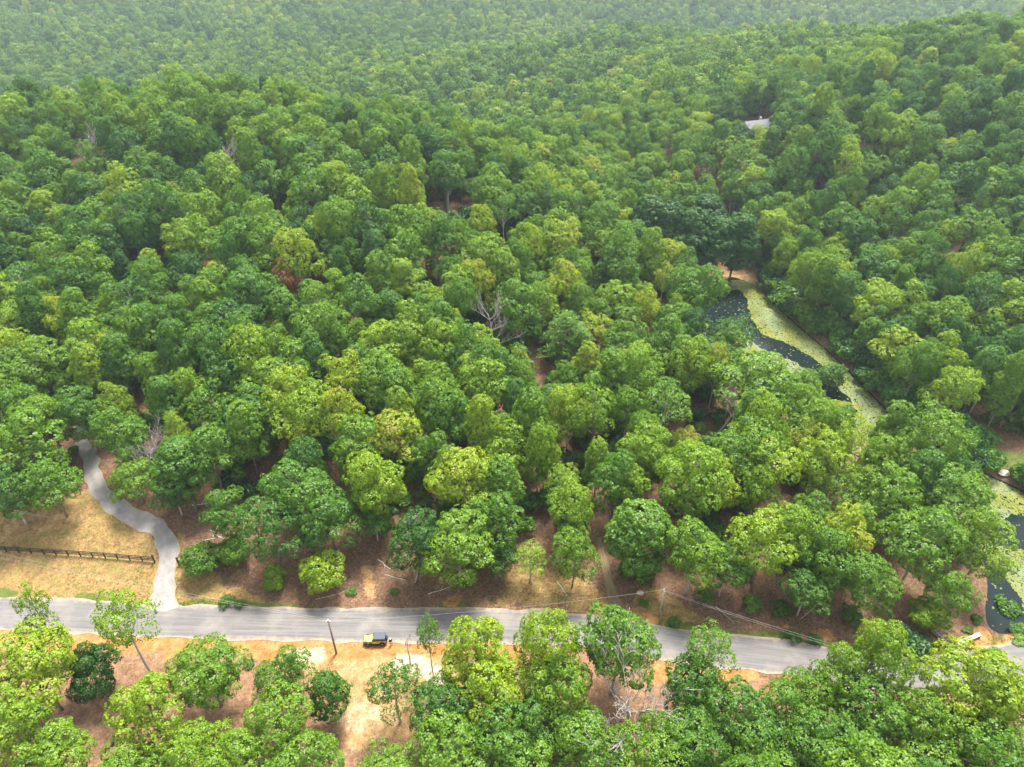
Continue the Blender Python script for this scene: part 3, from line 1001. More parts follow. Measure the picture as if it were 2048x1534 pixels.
# bare trees by pixel: base u,v and height in metres; built further down
DEAD = [(314, 968, 14, 'dead grey tree with a bare fan of branches beside the gravel driveway', 5, 1.0),
        (1262, 1400, 17, 'bare many-branched dead tree below the road among lime trees', 11, 1.35),
        (992, 632, 18, 'bare dead tree on the hillside near the two pines', 13, .9),
        (165, 278, 18, 'bare white dead tree high on the ridge slope above the dry lawn', 17, .9),
        (455, 300, 18, 'bare white dead tree on the ridge slope, thinner than its neighbour', 19, .8),
        (1440, 800, 15, 'leaning bare grey tree with forked trunks on the slope toward the pond', 23, .9),
        (820, 1332, 10, 'thin bare dead sapling standing between the parked car and the road', 29, .35),
        (828, 1165, 9, 'dead grey snag leaning on the leaf-littered bank by dark green tree', 31, .4),
        (1430, 432, 18, 'pale bare dead tree against the dark tree wall behind the pond', 41, .6)]
DEADP = []
for u, v, h, lab, sd_, sp in DEAD:
    g = ground_at(u, v)
    if v < 900 or u == 1262:
        g = ground_at(u, v, h * .72) or g
    DEADP.append((g[0][0], g[0][1], h, lab, sd_, sp))

# forest floor mask
def forest_ok(P):
    P = np.atleast_2d(P)
    ok = np.ones(len(P), bool)
    near = (P[:, 1] < 150)
    d = np.full(len(P), 1e9)
    d[near] = seg_dist(P[near], ROAD)[0] if near.any() else d[near]
    ryy = np.interp(P[:, 0], np.sort(ROAD[:, 0]), ROAD[np.argsort(ROAD[:, 0]), 1])
    north = P[:, 1] > ryy
    edge = np.interp(P[:, 0], [-140, -70, -52, -42, -36, 10, 22, 40, 75], [24, 25, 25, 23, 18.5, 16, 10.5, 9.5, 8.5])
    ok &= ~(north & (d < edge))
    ok &= ~(~north & ((d < 16) | (P[:, 0] < 6)))
    ok &= seg_dist(P, drive_line)[0] > np.where(P[:, 1] > 112, 3.2, 5.2)
    ok &= seg_dist(P, track_line)[0] > 4.0
    pm = (P > _pmin - 6).all(1) & (P < _pmax + 6).all(1)
    if pm.any():
        ok[pm] &= sdf(P[pm], POND) > 2.2
        # the far bank stays low so that the weed-covered side shows
    ok &= ~inside(P, CLEAR1) & ~inside(P, CLEAR2) & ~inside(P, CLEAR3) & ~inside(P, CLEAR4) & ~inside(P, CLEAR5)
    return ok

def gpoly(pts):
    return np.array([ground_at(u, v)[0][:2] for u, v in pts])

CLEAR1 = gpoly([(1370, 560), (1380, 535), (1460, 528), (1540, 540), (1520, 570)])              # sandy head of the pond
CLEAR2 = gpoly([(1060, 700), (1100, 690), (1110, 740), (1080, 790), (1065, 760)])              # bare patch
CLEAR3 = gpoly([(1540, 690), (1630, 700), (1700, 800), (1660, 862), (1580, 810), (1530, 740)])    # shore where the dark water shows
CLEAR4 = gpoly([(1945, 870), (2080, 880), (2100, 960), (1950, 930)])
CLEAR5 = gpoly([(1885, 140), (1888, 165), (1925, 165), (1935, 142)])
hg = ground_at(1512, 246, 3.5)
HOUSE = hg[0]

def scatter(x0, x1, y0, y1, spacing, seed, existing):
    """Jittered-grid points at a spacing, thinned by what already stands."""
    r = np.random.default_rng(seed)
    xs = np.arange(x0, x1, spacing)
    ys = np.arange(y0, y1, spacing * .87)
    pts = []
    for j, y in enumerate(ys):
        for x in xs:
            pts.append((x + (j % 2) * spacing / 2 + r.uniform(-.38, .38) * spacing, y + r.uniform(-.38, .38) * spacing))
    P = np.array(pts)
    h = height(P)
    u, v, dp = project(P[:, 0], P[:, 1], h + 12)
    mrg = 9000 / np.maximum(dp, 60) + 40
    P = P[(dp > 20) & (u > -mrg) & (u < 2048 + mrg) & (v > -60 - mrg) & (v < 1534 + 3 * mrg)]
    P = P[forest_ok(P)]
    if len(existing):
        keep = np.ones(len(P), bool)
        for q in existing:
            keep &= np.hypot(P[:, 0] - q[0], P[:, 1] - q[1]) > q[2]
        P = P[keep]
    return P

ex = [(t.x, t.y, min(6.0, max(2.5, t.R * .85 + 1.2))) for t in HAND] + [(d[0], d[1], 6.5) for d in DEADP] + [(d[0] * .97, d[1] - 6.5, 5.0) for d in DEADP if d[2] > 14.5] + [(HOUSE[0], HOUSE[1] - 5, 9.0), (HOUSE[0], HOUSE[1], 8)]
A = scatter(-230, 300, 20, 330, 7.1, 11, ex)
rr_ = np.random.default_rng(21)
for (x, y) in A:
    z = fbm(np.array([x / 45 + 3]), np.array([y / 45]), 3)[0]
    k = rr_.random()
    tint = float(np.clip(.35 + .42 * z + rr_.normal(0, .15), .08, .85))
    if rr_.random() < .05: tint = float(rr_.uniform(.76, .86))
    right_bank = x > 70 and y > 110
    if right_bank: tint = float(np.clip(tint - .05, .05, .8))
    if y > 190 and x < -20: tint = float(np.clip(tint - .04, .05, .7))
    kind = 'oak' if k < .56 else ('tall' if k < .80 else ('sparse' if k < .96 else 'oak'))
    if k > .975: kind = 'pine'
    R0_ = rr_.uniform(3.4, 5.9)
    h = 9.5 + R0_ * 1.55 + rr_.normal(0, 2.2)
    R = R0_ * (.72 if kind == 'tall' else (.6 if kind == 'pine' else 1))
    s_pond = 99
    if 60 < x < 130 and 85 < y < 215:
        s_pond = float(sdf(np.array([[x, y]]), POND)[0])
    if s_pond < 9:
        # keep the near shore low, as the open view of the water shows
        cx = np.interp(y, np.sort(POND[:, 1]), POND[np.argsort(POND[:, 1]), 0])
        if x < cx and 128 < y < 190:
            h, R = rr_.uniform(6, 9), rr_.uniform(2.4, 3.6)
    trees.append(T(x, y, R, h, kind, tint, name='pine_tree' if kind == 'pine' else 'broadleaf_tree'))
B = scatter(-620, 620, 326, 640, 8.2, 12, [])
C_ = scatter(-900, 900, 636, 1150, 9.6, 13, [])
for P_, far in ((B, 1), (C_, 2)):
    z_ = fbm(P_[:, 0] / 60 + 9, P_[:, 1] / 60, 3)
    for (x, y), z in zip(P_, z_):
        tint = float(np.clip(.30 + .46 * z + rr_.normal(0, .14), .03, .84))
        trees.append(T(x, y, rr_.uniform(3.9, 6.4), rr_.uniform(12, 22), 'far', tint))

# parts of the photograph where the ground shows: no scattered tree may stand in front of them
KEEP = [np.array(p, float) for p in (
    [(1425, 545), (1530, 540), (1570, 620), (1680, 715), (1765, 815), (1700, 822), (1610, 745), (1545, 715), (1500, 650), (1440, 600)],
    [(1955, 925), (2060, 900), (2060, 1110), (2005, 1105), (1985, 1040), (1950, 975)], [(1970, 1160), (2030, 1110), (2060, 1110), (2060, 1290), (1975, 1270)],
    [(165, 880), (195, 880), (215, 985), (300, 1040), (300, 1060), (180, 1010)], [(1062, 695), (1100, 690), (1108, 740), (1080, 785)],
    [(1195, 1090), (1215, 1090), (1260, 1200), (1210, 1200)], [(1385, 790), (1435, 790), (1430, 855), (1380, 860)], [(700, 1085), (770, 1075), (790, 1200), (560, 1200), (680, 1130)],
    [(1488, 228), (1536, 226), (1540, 250), (1488, 252)], [(1888, 146), (1918, 144), (1918, 158), (1888, 158)], [(1260, 1190), (1420, 1200), (1900, 1280), (1900, 1320), (1260, 1250)],
    [(1290, 1272), (1480, 1292), (1665, 1318), (1665, 1350), (1290, 1312)], [(1815, 1332), (1890, 1336), (1885, 1375), (1825, 1375)],
    [(640, 885), (680, 885), (680, 915), (640, 915)], [(890, 400), (960, 400), (960, 425), (900, 425)])]

def blocks(t, z):
    u0, v0, d0 = project(t.x, t.y, z + t.h * .66)
    _, v1, _ = project(t.x, t.y, z + t.h * .98)
    r = t.R * F / d0
    a = np.arange(8) * math.pi / 4
    q = np.column_stack([np.append(u0 + r * .8 * np.cos(a), u0), np.append(v0 + max(v0 - v1, r * .6) * .85 * np.sin(a), v0)])
    return sum(int(inside(q, k).sum()) for k in KEEP)

zz = height([(t.x, t.y) for t in trees])
hid = {id(t) for t in HAND}
kept = []
for t, z in zip(trees, zz):
    if id(t) not in hid and t.kind != 'far' and blocks(t, z) > 0:
        for f_ in (.72, .5):
            t2 = T(t.x, t.y, t.R * f_, t.h * f_, t.kind, t.tint, name=t.name)
            if blocks(t2, z) == 0:
                kept.append(t2)
                break
    else:
        kept.append(t)
trees = kept

KIND = {'oak': OAK, 'tall': TALL, 'sparse': SPARSE, 'round': ROUND, 'bush': BUSH, 'pine': PINE, 'far': FAR}
zz = height([(t.x, t.y) for t in trees])
for t, z in zip(trees, zz):
    t.z = float(z)
    t.u, t.v, t.d = project(t.x, t.y, t.z + t.h * .75)
    t.px = t.R * 2 * F / t.d
    pr = KIND[t.kind]
    t.pi = random.randrange(len(pr))
    p = pr[t.pi]
    t.sc = (t.R / p.R, t.R / p.R, t.h / p.zt)

def tone(t):
    if t.tint < .30: return 'dark green'
    if t.tint < .46: return 'deep mid-green'
    if t.tint < .62: return 'fresh green'
    return 'yellow-green'

def place(t):
    y_road = np.interp(t.x, np.sort(ROAD[:, 0]), ROAD[np.argsort(ROAD[:, 0]), 1])
    if t.y < y_road: return 'on the lower side of the road, opposite the hillside', 'trees below the road'
    px_ = np.interp(t.y, np.sort(POND[:, 1]), POND[np.argsort(POND[:, 1]), 0]) if 85 < t.y < 215 else 85
    if t.y < 105 and t.x < px_: return 'at the forest edge just above the paved road', 'trees along the forest edge'
    if t.x > px_ and t.y > 90: return 'on the steep slope across the pond', 'trees across the pond'
    if t.x > 32: return 'on the wooded slope between hillside and pond', 'trees on the slope to the pond'
    if t.y < 150: return 'low on the hillside forest above the road', 'trees low on the hillside'
    return 'high on the hillside forest toward the ridge', 'trees high on the hillside'

LAND = [(*ground_at(175, 905)[0][:2], 'the upper end of the gravel driveway'), (*ground_at(190, 980)[0][:2], 'the bend of the gravel driveway'), (*ground_at(1215, 1150)[0][:2], 'the dirt track'),
        (*ground_at(1475, 550)[0][:2], 'the sandy head of the pond'), (*ground_at(1085, 730)[0][:2], 'the bare patch with pines'), (*ground_at(1885, 1278)[0][:2], 'the wooden footbridge'),
        (*ground_at(1318, 1232)[0][:2], 'the pale grey utility pole'), (*ground_at(753, 1284)[0][:2], 'the parked yellow car'), (*ground_at(2008, 946)[0][:2], 'the pale pond boulder'),
        (*ground_at(1400, 1345)[0][:2], 'the red clay below the road'), (*ground_at(735, 1160)[0][:2], 'the pale bare patch on the bank'), (*ground_at(435, 1070)[0][:2], 'the brush pile')]
LAND += [(t.x, t.y, n) for t in HAND for k_, n in (('rust-brown', 'the rust-brown tree'), ('vivid lime', 'the vivid lime lone tree'), ('narrow cone', 'the narrow cone-shaped tree')) if t.label and k_ in t.label]
for d_ in DEADP:
    for k_, n in (('beside the gravel', 'the dead tree by the driveway'), ('many-branched', 'the many-branched dead tree'), ('above the dry lawn', 'the white ridge dead tree'), ('thinner', 'the thin white dead tree'), ('leaning bare', 'the leaning forked dead tree'), ('low dead', 'the low dead tree')):
        if k_ in d_[3] and 'high on' in d_[3] or k_ in d_[3] and k_ != 'above the dry lawn':
            LAND.append((d_[0], d_[1], n))
            break

def near_word(t):
    b = min(LAND, key=lambda q: math.hypot(q[0] - t.x, q[1] - t.y))
    d = math.hypot(b[0] - t.x, b[1] - t.y)
    return (('close to ' if d < 13 else 'a few trees from ') + b[2]) if d < 32 else None

def plant(t):
    p = KIND[t.kind][t.pi]
    e = empty(t.name, (t.x, t.y, t.z - .12), t.rz, t.sc)
    obj_from('trunk', p.trunk, e)
    c = obj_from('crown', p.crown, e)
    c['tint'] = t.tint
    if t.label:
        tag(e, t.label, t.cat, 'trees of the wooded hills')
    else:
        pl, gr = place(t)
        kind_word = {'oak': 'broad tree', 'tall': 'tall narrow tree', 'sparse': 'thin-leaved tree', 'round': 'round-crowned tree', 'pine': 'feathery pine tree', 'far': 'tree'}[t.kind]
        size = 'large ' if t.R > 6.4 else ('small ' if t.R < 4.2 else '')
        lab = f'{size}{tone(t)} {kind_word} ' + (near_word(t) or pl)
        tag(e, lab, t.cat, f'{kind_word}s: {near_word(t) or pl}, {size}{tone(t)}')
    return e

for k in KIND['far']:
    pass
vis = [t for t in trees if t.kind != 'far' and -40 < t.u < 2088 and -30 < t.v < 1570]
must = [t for t in HAND]
ids = {id(t) for t in must}
rest = sorted([t for t in vis if id(t) not in ids], key=lambda t: -t.px)
picked = must + rest[:max(0, 305 - len(must))]
ids = {id(t) for t in picked}
for t in picked:
    plant(t)

# ------------------------------------------------------------------ the rest of the woods: one object
others = [t for t in trees if id(t) not in ids]
lib = bpy.data.collections.new('tree_library')
lib_index = {}
n_lib = 0
for kname in ('oak', 'tall', 'sparse', 'pine', 'far'):
    for i, p in enumerate(KIND[kname]):
        # crown and trunk as one mesh
        bm = bmesh.new()
        bm.from_mesh(p.crown)
        me_t = p.trunk
        me = p.crown.copy()
        nv, nf = len(me.vertices), len(me.polygons)
        co = np.empty(nv * 3, np.float32); me.vertices.foreach_get('co', co)
        co2 = np.empty(len(me_t.vertices) * 3, np.float32); me_t.vertices.foreach_get('co', co2)
        f1 = [tuple(q.vertices) for q in me.polygons]
        f2 = [tuple(k + nv for k in q.vertices) for q in me_t.polygons]
        lv = np.empty(nf, np.float32); me.attributes['leaf_var'].data.foreach_get('value', lv)
        cv = np.empty(nf, np.float32); me.attributes['clump_var'].data.foreach_get('value', cv)
        bm.free()
        m2 = bpy.data.meshes.new('forest_tree')
        m2.from_pydata(np.concatenate([co, co2]).reshape(-1, 3).tolist(), [], f1 + f2)
        m2.materials.append(M['leaf'])
        m2.materials.append(p.trunk.materials[0])
        m2.polygons.foreach_set('material_index', np.array([0] * len(f1) + [1] * len(f2), np.int32))
        m2.attributes.new('leaf_var', 'FLOAT', 'FACE').data.foreach_set('value', np.concatenate([lv, np.zeros(len(f2), np.float32)]))
        m2.attributes.new('clump_var', 'FLOAT', 'FACE').data.foreach_set('value', np.concatenate([cv, np.zeros(len(f2), np.float32)]))
        bpy.data.meshes.remove(me)
        o = bpy.data.objects.new('forest_tree_%03d' % n_lib, m2)
        lib.objects.link(o)
        lib_index[(kname, i)] = n_lib
        n_lib += 1

fm = bpy.data.meshes.new('forest')
fm.from_pydata([(t.x, t.y, t.z - .12) for t in others], [], [])
fm.attributes.new('tint', 'FLOAT', 'POINT').data.foreach_set('value', np.array([t.tint for t in others], np.float32))
fm.attributes.new('pick', 'INT', 'POINT').data.foreach_set('value', np.array([lib_index[(t.kind if t.kind in ('oak', 'tall', 'sparse', 'pine', 'far') else 'oak', t.pi)] for t in others], np.int32))
fm.attributes.new('size', 'FLOAT_VECTOR', 'POINT').data.foreach_set('vector', np.array([t.sc for t in others], np.float32).ravel())
fm.attributes.new('turn', 'FLOAT_VECTOR', 'POINT').data.foreach_set('vector', np.array([(0, 0, t.rz) for t in others], np.float32).ravel())
forest = obj_from('forest', fm)
tag(forest, 'closed canopy of countless green trees covering the hills and the hazy far valley', 'forest', kind='stuff')
ng = bpy.data.node_groups.new('forest', 'GeometryNodeTree')
ng.interface.new_socket('Geometry', in_out='INPUT', socket_type='NodeSocketGeometry')
ng.interface.new_socket('Geometry', in_out='OUTPUT', socket_type='NodeSocketGeometry')
gi, go = ng.nodes.new('NodeGroupInput'), ng.nodes.new('NodeGroupOutput')
iop = ng.nodes.new('GeometryNodeInstanceOnPoints')
ci = ng.nodes.new('GeometryNodeCollectionInfo')
ci.inputs['Collection'].default_value = lib
ci.inputs['Separate Children'].default_value = True
ci.inputs['Reset Children'].default_value = True

def named(nm, ty):
    n = ng.nodes.new('GeometryNodeInputNamedAttribute')
    n.data_type = ty
    n.inputs['Name'].default_value = nm
    return n.outputs['Attribute']

ng.links.new(gi.outputs[0], iop.inputs['Points'])
ng.links.new(ci.outputs[0], iop.inputs['Instance'])
iop.inputs['Pick Instance'].default_value = True
ng.links.new(named('pick', 'INT'), iop.inputs['Instance Index'])
ng.links.new(named('turn', 'FLOAT_VECTOR'), iop.inputs['Rotation'])
ng.links.new(named('size', 'FLOAT_VECTOR'), iop.inputs['Scale'])
ng.links.new(iop.outputs[0], go.inputs[0])
md = forest.modifiers.new('forest', 'NODES')
md.node_group = ng
print('TREES', len(trees), 'things', len(picked), 'forest', len(others), 'A', len(A), 'vis', len(vis))

# ------------------------------------------------------------------ understory below the trees: one mass
und = []
ru = np.random.default_rng(77)
UP = np.column_stack([ru.uniform(-130, 170, 5200), ru.uniform(80, 230, 5200)])
UP = UP[forest_ok(UP)]
hu = height(UP)
uu, vv_, dd_ = project(UP[:, 0], UP[:, 1], hu + 2)
selu = (uu > -60) & (uu < 2110) & (vv_ < 1400)
UP, hu = UP[selu][:1500], hu[selu][:1500]
# shrubs of the pond's far shore
_ex = np.column_stack([ru.uniform(60, 130, 9000), ru.uniform(95, 205, 9000)])
_s = sdf(_ex, POND)
_cx = np.interp(_ex[:, 1], np.sort(POND[:, 1]), POND[np.argsort(POND[:, 1]), 0])
_shore = (_s > .8) & (_s < 8) & (_ex[:, 0] > _cx) & ~inside(_ex, CLEAR4) & ~inside(_ex, CLEAR1)
_ex = _ex[_shore][:260]
um = bpy.data.meshes.new('undergrowth')
UPa = np.vstack([UP, _ex])
hua = height(UPa)
um.from_pydata(np.column_stack([UPa, hua - .1]).tolist(), [], [])
nU = len(UPa)
um.attributes.new('tint', 'FLOAT', 'POINT').data.foreach_set('value', np.clip(ru.normal(.40, .14, nU), .05, .8).astype(np.float32))
um.attributes.new('pick', 'INT', 'POINT').data.foreach_set('value', ru.integers(0, 3, nU).astype(np.int32))
_sz = ru.uniform(.7, 2.4, (nU, 1)) * np.array((1, 1, 1)) * ru.uniform(.85, 1.3, (nU, 3))
um.attributes.new('size', 'FLOAT_VECTOR', 'POINT').data.foreach_set('vector', _sz.astype(np.float32).ravel())
um.attributes.new('turn', 'FLOAT_VECTOR', 'POINT').data.foreach_set('vector', np.column_stack([np.zeros(nU), np.zeros(nU), ru.uniform(0, 6.28, nU)]).astype(np.float32).ravel())
und_o = obj_from('undergrowth', um)
tag(und_o, 'low leafy undergrowth on the forest floor and the far pond shore', 'undergrowth', kind='stuff')
lib2 = bpy.data.collections.new('bush_library')
for i, p in enumerate(BUSH):
    lib2.objects.link(bpy.data.objects.new('understory_bush_%02d' % i, p.crown))
ng2 = ng.copy()
for n_ in ng2.nodes:
    if n_.bl_idname == 'GeometryNodeCollectionInfo':
        n_.inputs['Collection'].default_value = lib2
und_o.modifiers.new('undergrowth', 'NODES').node_group = ng2

# ------------------------------------------------------------------ single bushes along the road
def gp(u, v):
    return ground_at(u, v)[0]

def bush(u, v, r, h, tint, label):
    p = gp(u, v)
    i = random.randrange(3)
    e = empty('bush', (p[0], p[1], p[2] - .08), random.uniform(0, 6), (r / 1.25, r / 1.25, h / 2.0))
    obj_from('stem', BUSH[i].trunk, e)
    c = obj_from('foliage', BUSH[i].crown, e)
    c['tint'] = tint
    tag(e, label, 'bush', 'bushes along the road')

for b_ in [(455, 1208, 1.3, 1.3, .40, 'low green bush at the road edge past the lawn strip'), (480, 1212, 1.0, 1.0, .36, 'smaller bush beside the low bush at the road edge'),
           (705, 1185, .9, .9, .50, 'small green weed bush under the pale bare patch'), (790, 1185, .7, .6, .5, 'tiny green bush at the foot of the dead snag'),
           (930, 1172, .6, .6, .45, 'tiny bush at the foot of the bank with fallen branches'), (1348, 1248, 1.0, 1.1, .42, 'green bush at the road edge by the grey roadside post'),
           (1288, 1208, .8, .8, .5, 'small bush beside the dirt track mouth'), (1585, 1275, 1.2, 1.3, .44, 'round bush at the road edge past the wires'),
           (1628, 1282, 1.1, 1.2, .35, 'darker bush beside the round road-edge bush'), (1822, 1296, 2.6, 3.0, .20, 'large dark green bush on grass near the footbridge'),
           (1785, 1290, 1.4, 1.3, .40, 'lighter bush beside the large dark bush'), (2015, 1225, 2.1, 2.2, .42, 'bush standing in the shallow stream inlet'),
           (2035, 1262, 1.3, 1.2, .40, 'small bush on the bank of the stream inlet'), (1990, 1310, 1.4, 1.0, .6, 'leafy bush on the grass between stream and pale road'),
           (2040, 1282, 1.4, 1.0, .6, 'second leafy bush on grass between stream and pale road'), (500, 1330, .9, .7, .4, 'low weed bush on the orange clay below the road'),
           (425, 1130, 1.5, 2.0, .52, 'green shrub beside the brush pile and fence end'), (1295, 1160, 1.3, 1.6, .48, 'shrub on the slope above the dirt track'),
           (1410, 1200, 1.6, 2.4, .52, 'tall shrub under the forest edge trees behind the grey post'), (1500, 1215, 1.8, 2.6, .46, 'leafy shrub at the forest edge behind the overhead wires'), (1560, 1225, 1.6, 2.2, .36, 'dark shrub at the forest edge above the round road bush'),
           (1700, 1238, 1.8, 2.6, .44, 'leafy shrub at the forest edge near the large dark bush'), (1250, 1150, 1.5, 2.2, .40, 'dark shrub right beside the dirt track'),
           (1950, 1240, 1.0, 1.1, .40, 'low bush on the brown bank of the stream inlet'), (1935, 1262, .8, .8, .5, 'tiny bush on the bank above the grey planks'),
           (148, 905, 1.2, 1.5, .45, 'green shrub at the upper end of the gravel driveway')]:
    bush(*b_)

# ------------------------------------------------------------------ dead trees
def dead_tree(x, y, h, label, seed, spread):
    r = random.Random(seed)
    e = empty('dead_tree', (x, y, hz(x, y) - .1))
    tag(e, label, 'dead tree', 'bare dead trees')
    lean = Vector((r.uniform(-.18, .18), r.uniform(-.18, .18), 1)).normalized()
    if 'leaning' in label:
        lean = Vector((.42, .1, 1)).normalized()
    base_r = .05 + h * .017 * (.6 if spread < .5 else 1)
    pts, rad = [], []
    p = Vector((0, 0, -.3))
    d = lean.copy()
    n = 9
    for i in range(n + 1):
        pts.append(p.copy())
        rad.append(base_r * (1 - .82 * i / n))
        d = (d + Vector((r.uniform(-.1, .1), r.uniform(-.1, .1), .04))).normalized()
        p = p + d * (h * .8 / n)
    MB().tube(pts, rad, 7).build('trunk', M['dead_wood'], e, True)

    def grow(mb, p, d, L, rr, lev):
        q, dd = p.copy(), d.copy()
        P, R_ = [q.copy()], [rr]
        m = 4 if lev < 2 else 3
        for i in range(m):
            dd = (dd + Vector((r.uniform(-.28, .28), r.uniform(-.28, .28), r.uniform(-.08, .22)))).normalized()
            q = q + dd * L / m
            P.append(q.copy())
            R_.append(max(.034 if spread > 1.2 else .017, rr * (1 - .75 * (i + 1) / m)))
            if lev < 3:
                for _ in range(2 if lev == 0 else (1 if r.random() < .75 else 0)):
                    ax = Vector((r.uniform(-1, 1), r.uniform(-1, 1), r.uniform(-.1, .9)))
                    nd = (dd * .75 + ax * .75).normalized()
                    grow(mb, q, nd, L * r.uniform(.35, .55), max(.016, R_[-1] * .7), lev + 1)
        mb.tube(P, R_, 4 if lev else 5, False)
    nbr = 9 if spread > .5 else 4
    for k in range(nbr):
        f = r.uniform(.36 if spread > .5 else .6, 1.0)
        i = min(n, int(f * n))
        a = k * 2.4 + r.uniform(-.4, .4)
        d = Vector((math.cos(a), math.sin(a), r.uniform(.35, 1.1))).normalized()
        mb = MB()
        grow(mb, pts[i], d, h * r.uniform(.26, .42) * spread * (1.25 - .5 * f), rad[i] * .62, 0)
        mb.build('branch', M['dead_wood'], e, True)

for dpar in DEADP:
    dead_tree(*dpar)

# ------------------------------------------------------------------ board fence of the lawn
M['fence'] = plain('fence_paint', (.028, .022, .020), .75, 0, .3, 6)

def fence(px, label, end_post):
    line = smooth([gp(u, v)[:2] for u, v in px], .2)
    s = np.concatenate([[0], np.cumsum(np.hypot(*np.diff(line, axis=0).T))])
    n = max(1, round(s[-1] / 2.3))
    ps = [np.array([np.interp(k * s[-1] / n, s, line[:, 0]), np.interp(k * s[-1] / n, s, line[:, 1])]) for k in range(n + 1)]
    e = empty('board_fence', (*ps[0], hz(*ps[0])))
    o3 = Vector(e.location)
    for k, p in enumerate(ps):
        z = hz(*p) - o3.z
        x, y = p[0] - o3.x, p[1] - o3.y
        tall = 2.1 if k == end_post % (n + 1) else 1.38
        hw = .11 if tall > 2 else .075
        MB().box(x - hw, x + hw, y - hw, y + hw, z - .4, z + tall).build('post', M['fence'], e)
    for k in range(n):
        a, b = ps[k], ps[k + 1]
        za, zb = hz(*a) - o3.z, hz(*b) - o3.z
        d = (b - a) / np.hypot(*(b - a))
        nrm = np.array((-d[1], d[0]))
        off = nrm * .095
        for hh in (.38, .78, 1.16):
            A_, B_ = a + off - o3.xy, b + off - o3.xy
            t_ = nrm * .022
            MB().hexa([(*(A_ - t_), za + hh), (*(B_ - t_), zb + hh), (*(B_ + t_), zb + hh), (*(A_ + t_), za + hh),
                       (*(A_ - t_), za + hh + .19), (*(B_ - t_), zb + hh + .19), (*(B_ + t_), zb + hh + .19), (*(A_ + t_), za + hh + .19)]).build('rail', M['fence'], e)
    tag(e, label, 'fence', 'dark board fences')

fence([(-60, 1098), (0, 1103), (80, 1108), (160, 1113), (240, 1119), (310, 1125)], 'long dark three-rail board fence across the dry lawn', -1)
fence([(359, 1131), (390, 1137)], 'short dark fence piece ending beside the gravel driveway and bushes', 0)

# ------------------------------------------------------------------ utility poles and wires
M['pole'] = plain('pole_wood', (.20, .155, .12), .85, 0, .3, 4)
M['pole_grey'] = plain('pole_grey', (.38, .35, .32), .85, 0, .25, 4)
M['ceramic'] = plain('ceramic', (.78, .77, .74), .3, 0, .04)
M['wire'] = plain('wire', (.40, .40, .39), .5, .3, .05)

def pole(u, v, h, mat, label, head):
    p = gp(u, v)
    e = empty('utility_pole', p)
    MB().tube([(0, 0, -.6), (0, 0, h * .5), (0, 0, h)], [.17, .145, .115], 9).build('pole', mat, e, True)
    MB().tube([(0, 0, h - .02), (0, 0, h + .06)], [.135, .10], 9).build('cap', M['ceramic'] if head else mat, e)
    tops = []
    for dx, dz in ((-.28, -.15), (.28, -.15), (0, .22)) if head else ((-.12, -.12), (.12, -.5)):
        MB().tube([(dx, 0, h + dz - .16), (dx, 0, h + dz - .04), (dx, 0, h + dz)], [.05, .085, .05], 8).build('insulator', M['ceramic'], e)
        tops.append(Vector(p) + Vector((dx, 0, h + dz - .02)))
    if head:
        MB().box(-.42, .42, -.05, .05, h - .42, h - .30).build('crossarm', mat, e)
    tag(e, label, 'utility pole', 'utility poles')
    return tops

T1 = pole(673, 1307, 8.6, M['pole'], 'brown wooden utility pole with white insulators beside the parked car', True)
T2 = pole(1318, 1232, 7.0, M['pole_grey'], 'pale grey utility pole on the bank above the road near the dirt track', False)

def wire(a, b, sag, label):
    pts = []
    for i in range(25):
        k = i / 24
        q = a.lerp(b, k)
        q.z -= sag * 4 * k * (1 - k)
        pts.append(q - a)
    o = MB().tube(pts, .011, 4).build('power_line', M['wire'])
    o.location = a
    tag(o, label, 'wire', 'overhead wires')

def off_px(u, v, y):
    d = ray(u, v)
    return Vector(d * (y / d[1])) + Vector((0, 0, CAMZ))

L0 = at_z(-180, 1075, 8.5)
L0 = Vector(L0)
wire(T1[0], L0, .9, 'overhead wire from the brown pole crossing above the dry lawn')
wire(T1[2], L0 + Vector((0, .8, .5)), 1.1, 'upper overhead wire from the brown pole crossing above the dry lawn')
wire(T1[1], T2[0], 1.0, 'overhead wire from the brown pole across the road to the grey pole')
R0 = Vector(at_z(2150, 1420, 9.0))
wire(T2[0], Vector(at_z(1720, 1300, 6.2)).lerp(R0, .45), .9, 'overhead wire from the grey pole running along the road')
wire(T2[1], Vector(at_z(1720, 1312, 5.8)).lerp(R0, .45), .9, 'lower overhead wire from the grey pole running along the road')

# ------------------------------------------------------------------ parked off-road car
M['paint'] = plain('yellow_paint', (.50, .44, .085), .35, 0, .04)
M['black_trim'] = plain('black_trim', (.018, .018, .02), .6, 0, .15)
M['soft_top'] = plain('soft_top', (.055, .068, .095), .8, 0, .18, 5)
M['car_glass'] = plain('car_glass', (.02, .028, .032), .08, 0, .05)
M['rubber'] = plain('rubber', (.014, .014, .014), .9, 0, .2)
M['rim'] = plain('rim_metal', (.32, .33, .34), .4, .7, .08)
M['lamp'] = plain('lamp_glass', (.75, .75, .70), .15, 0, .03)
M['red_lamp'] = plain('red_lamp', (.40, .02, .015), .25, 0, .05)

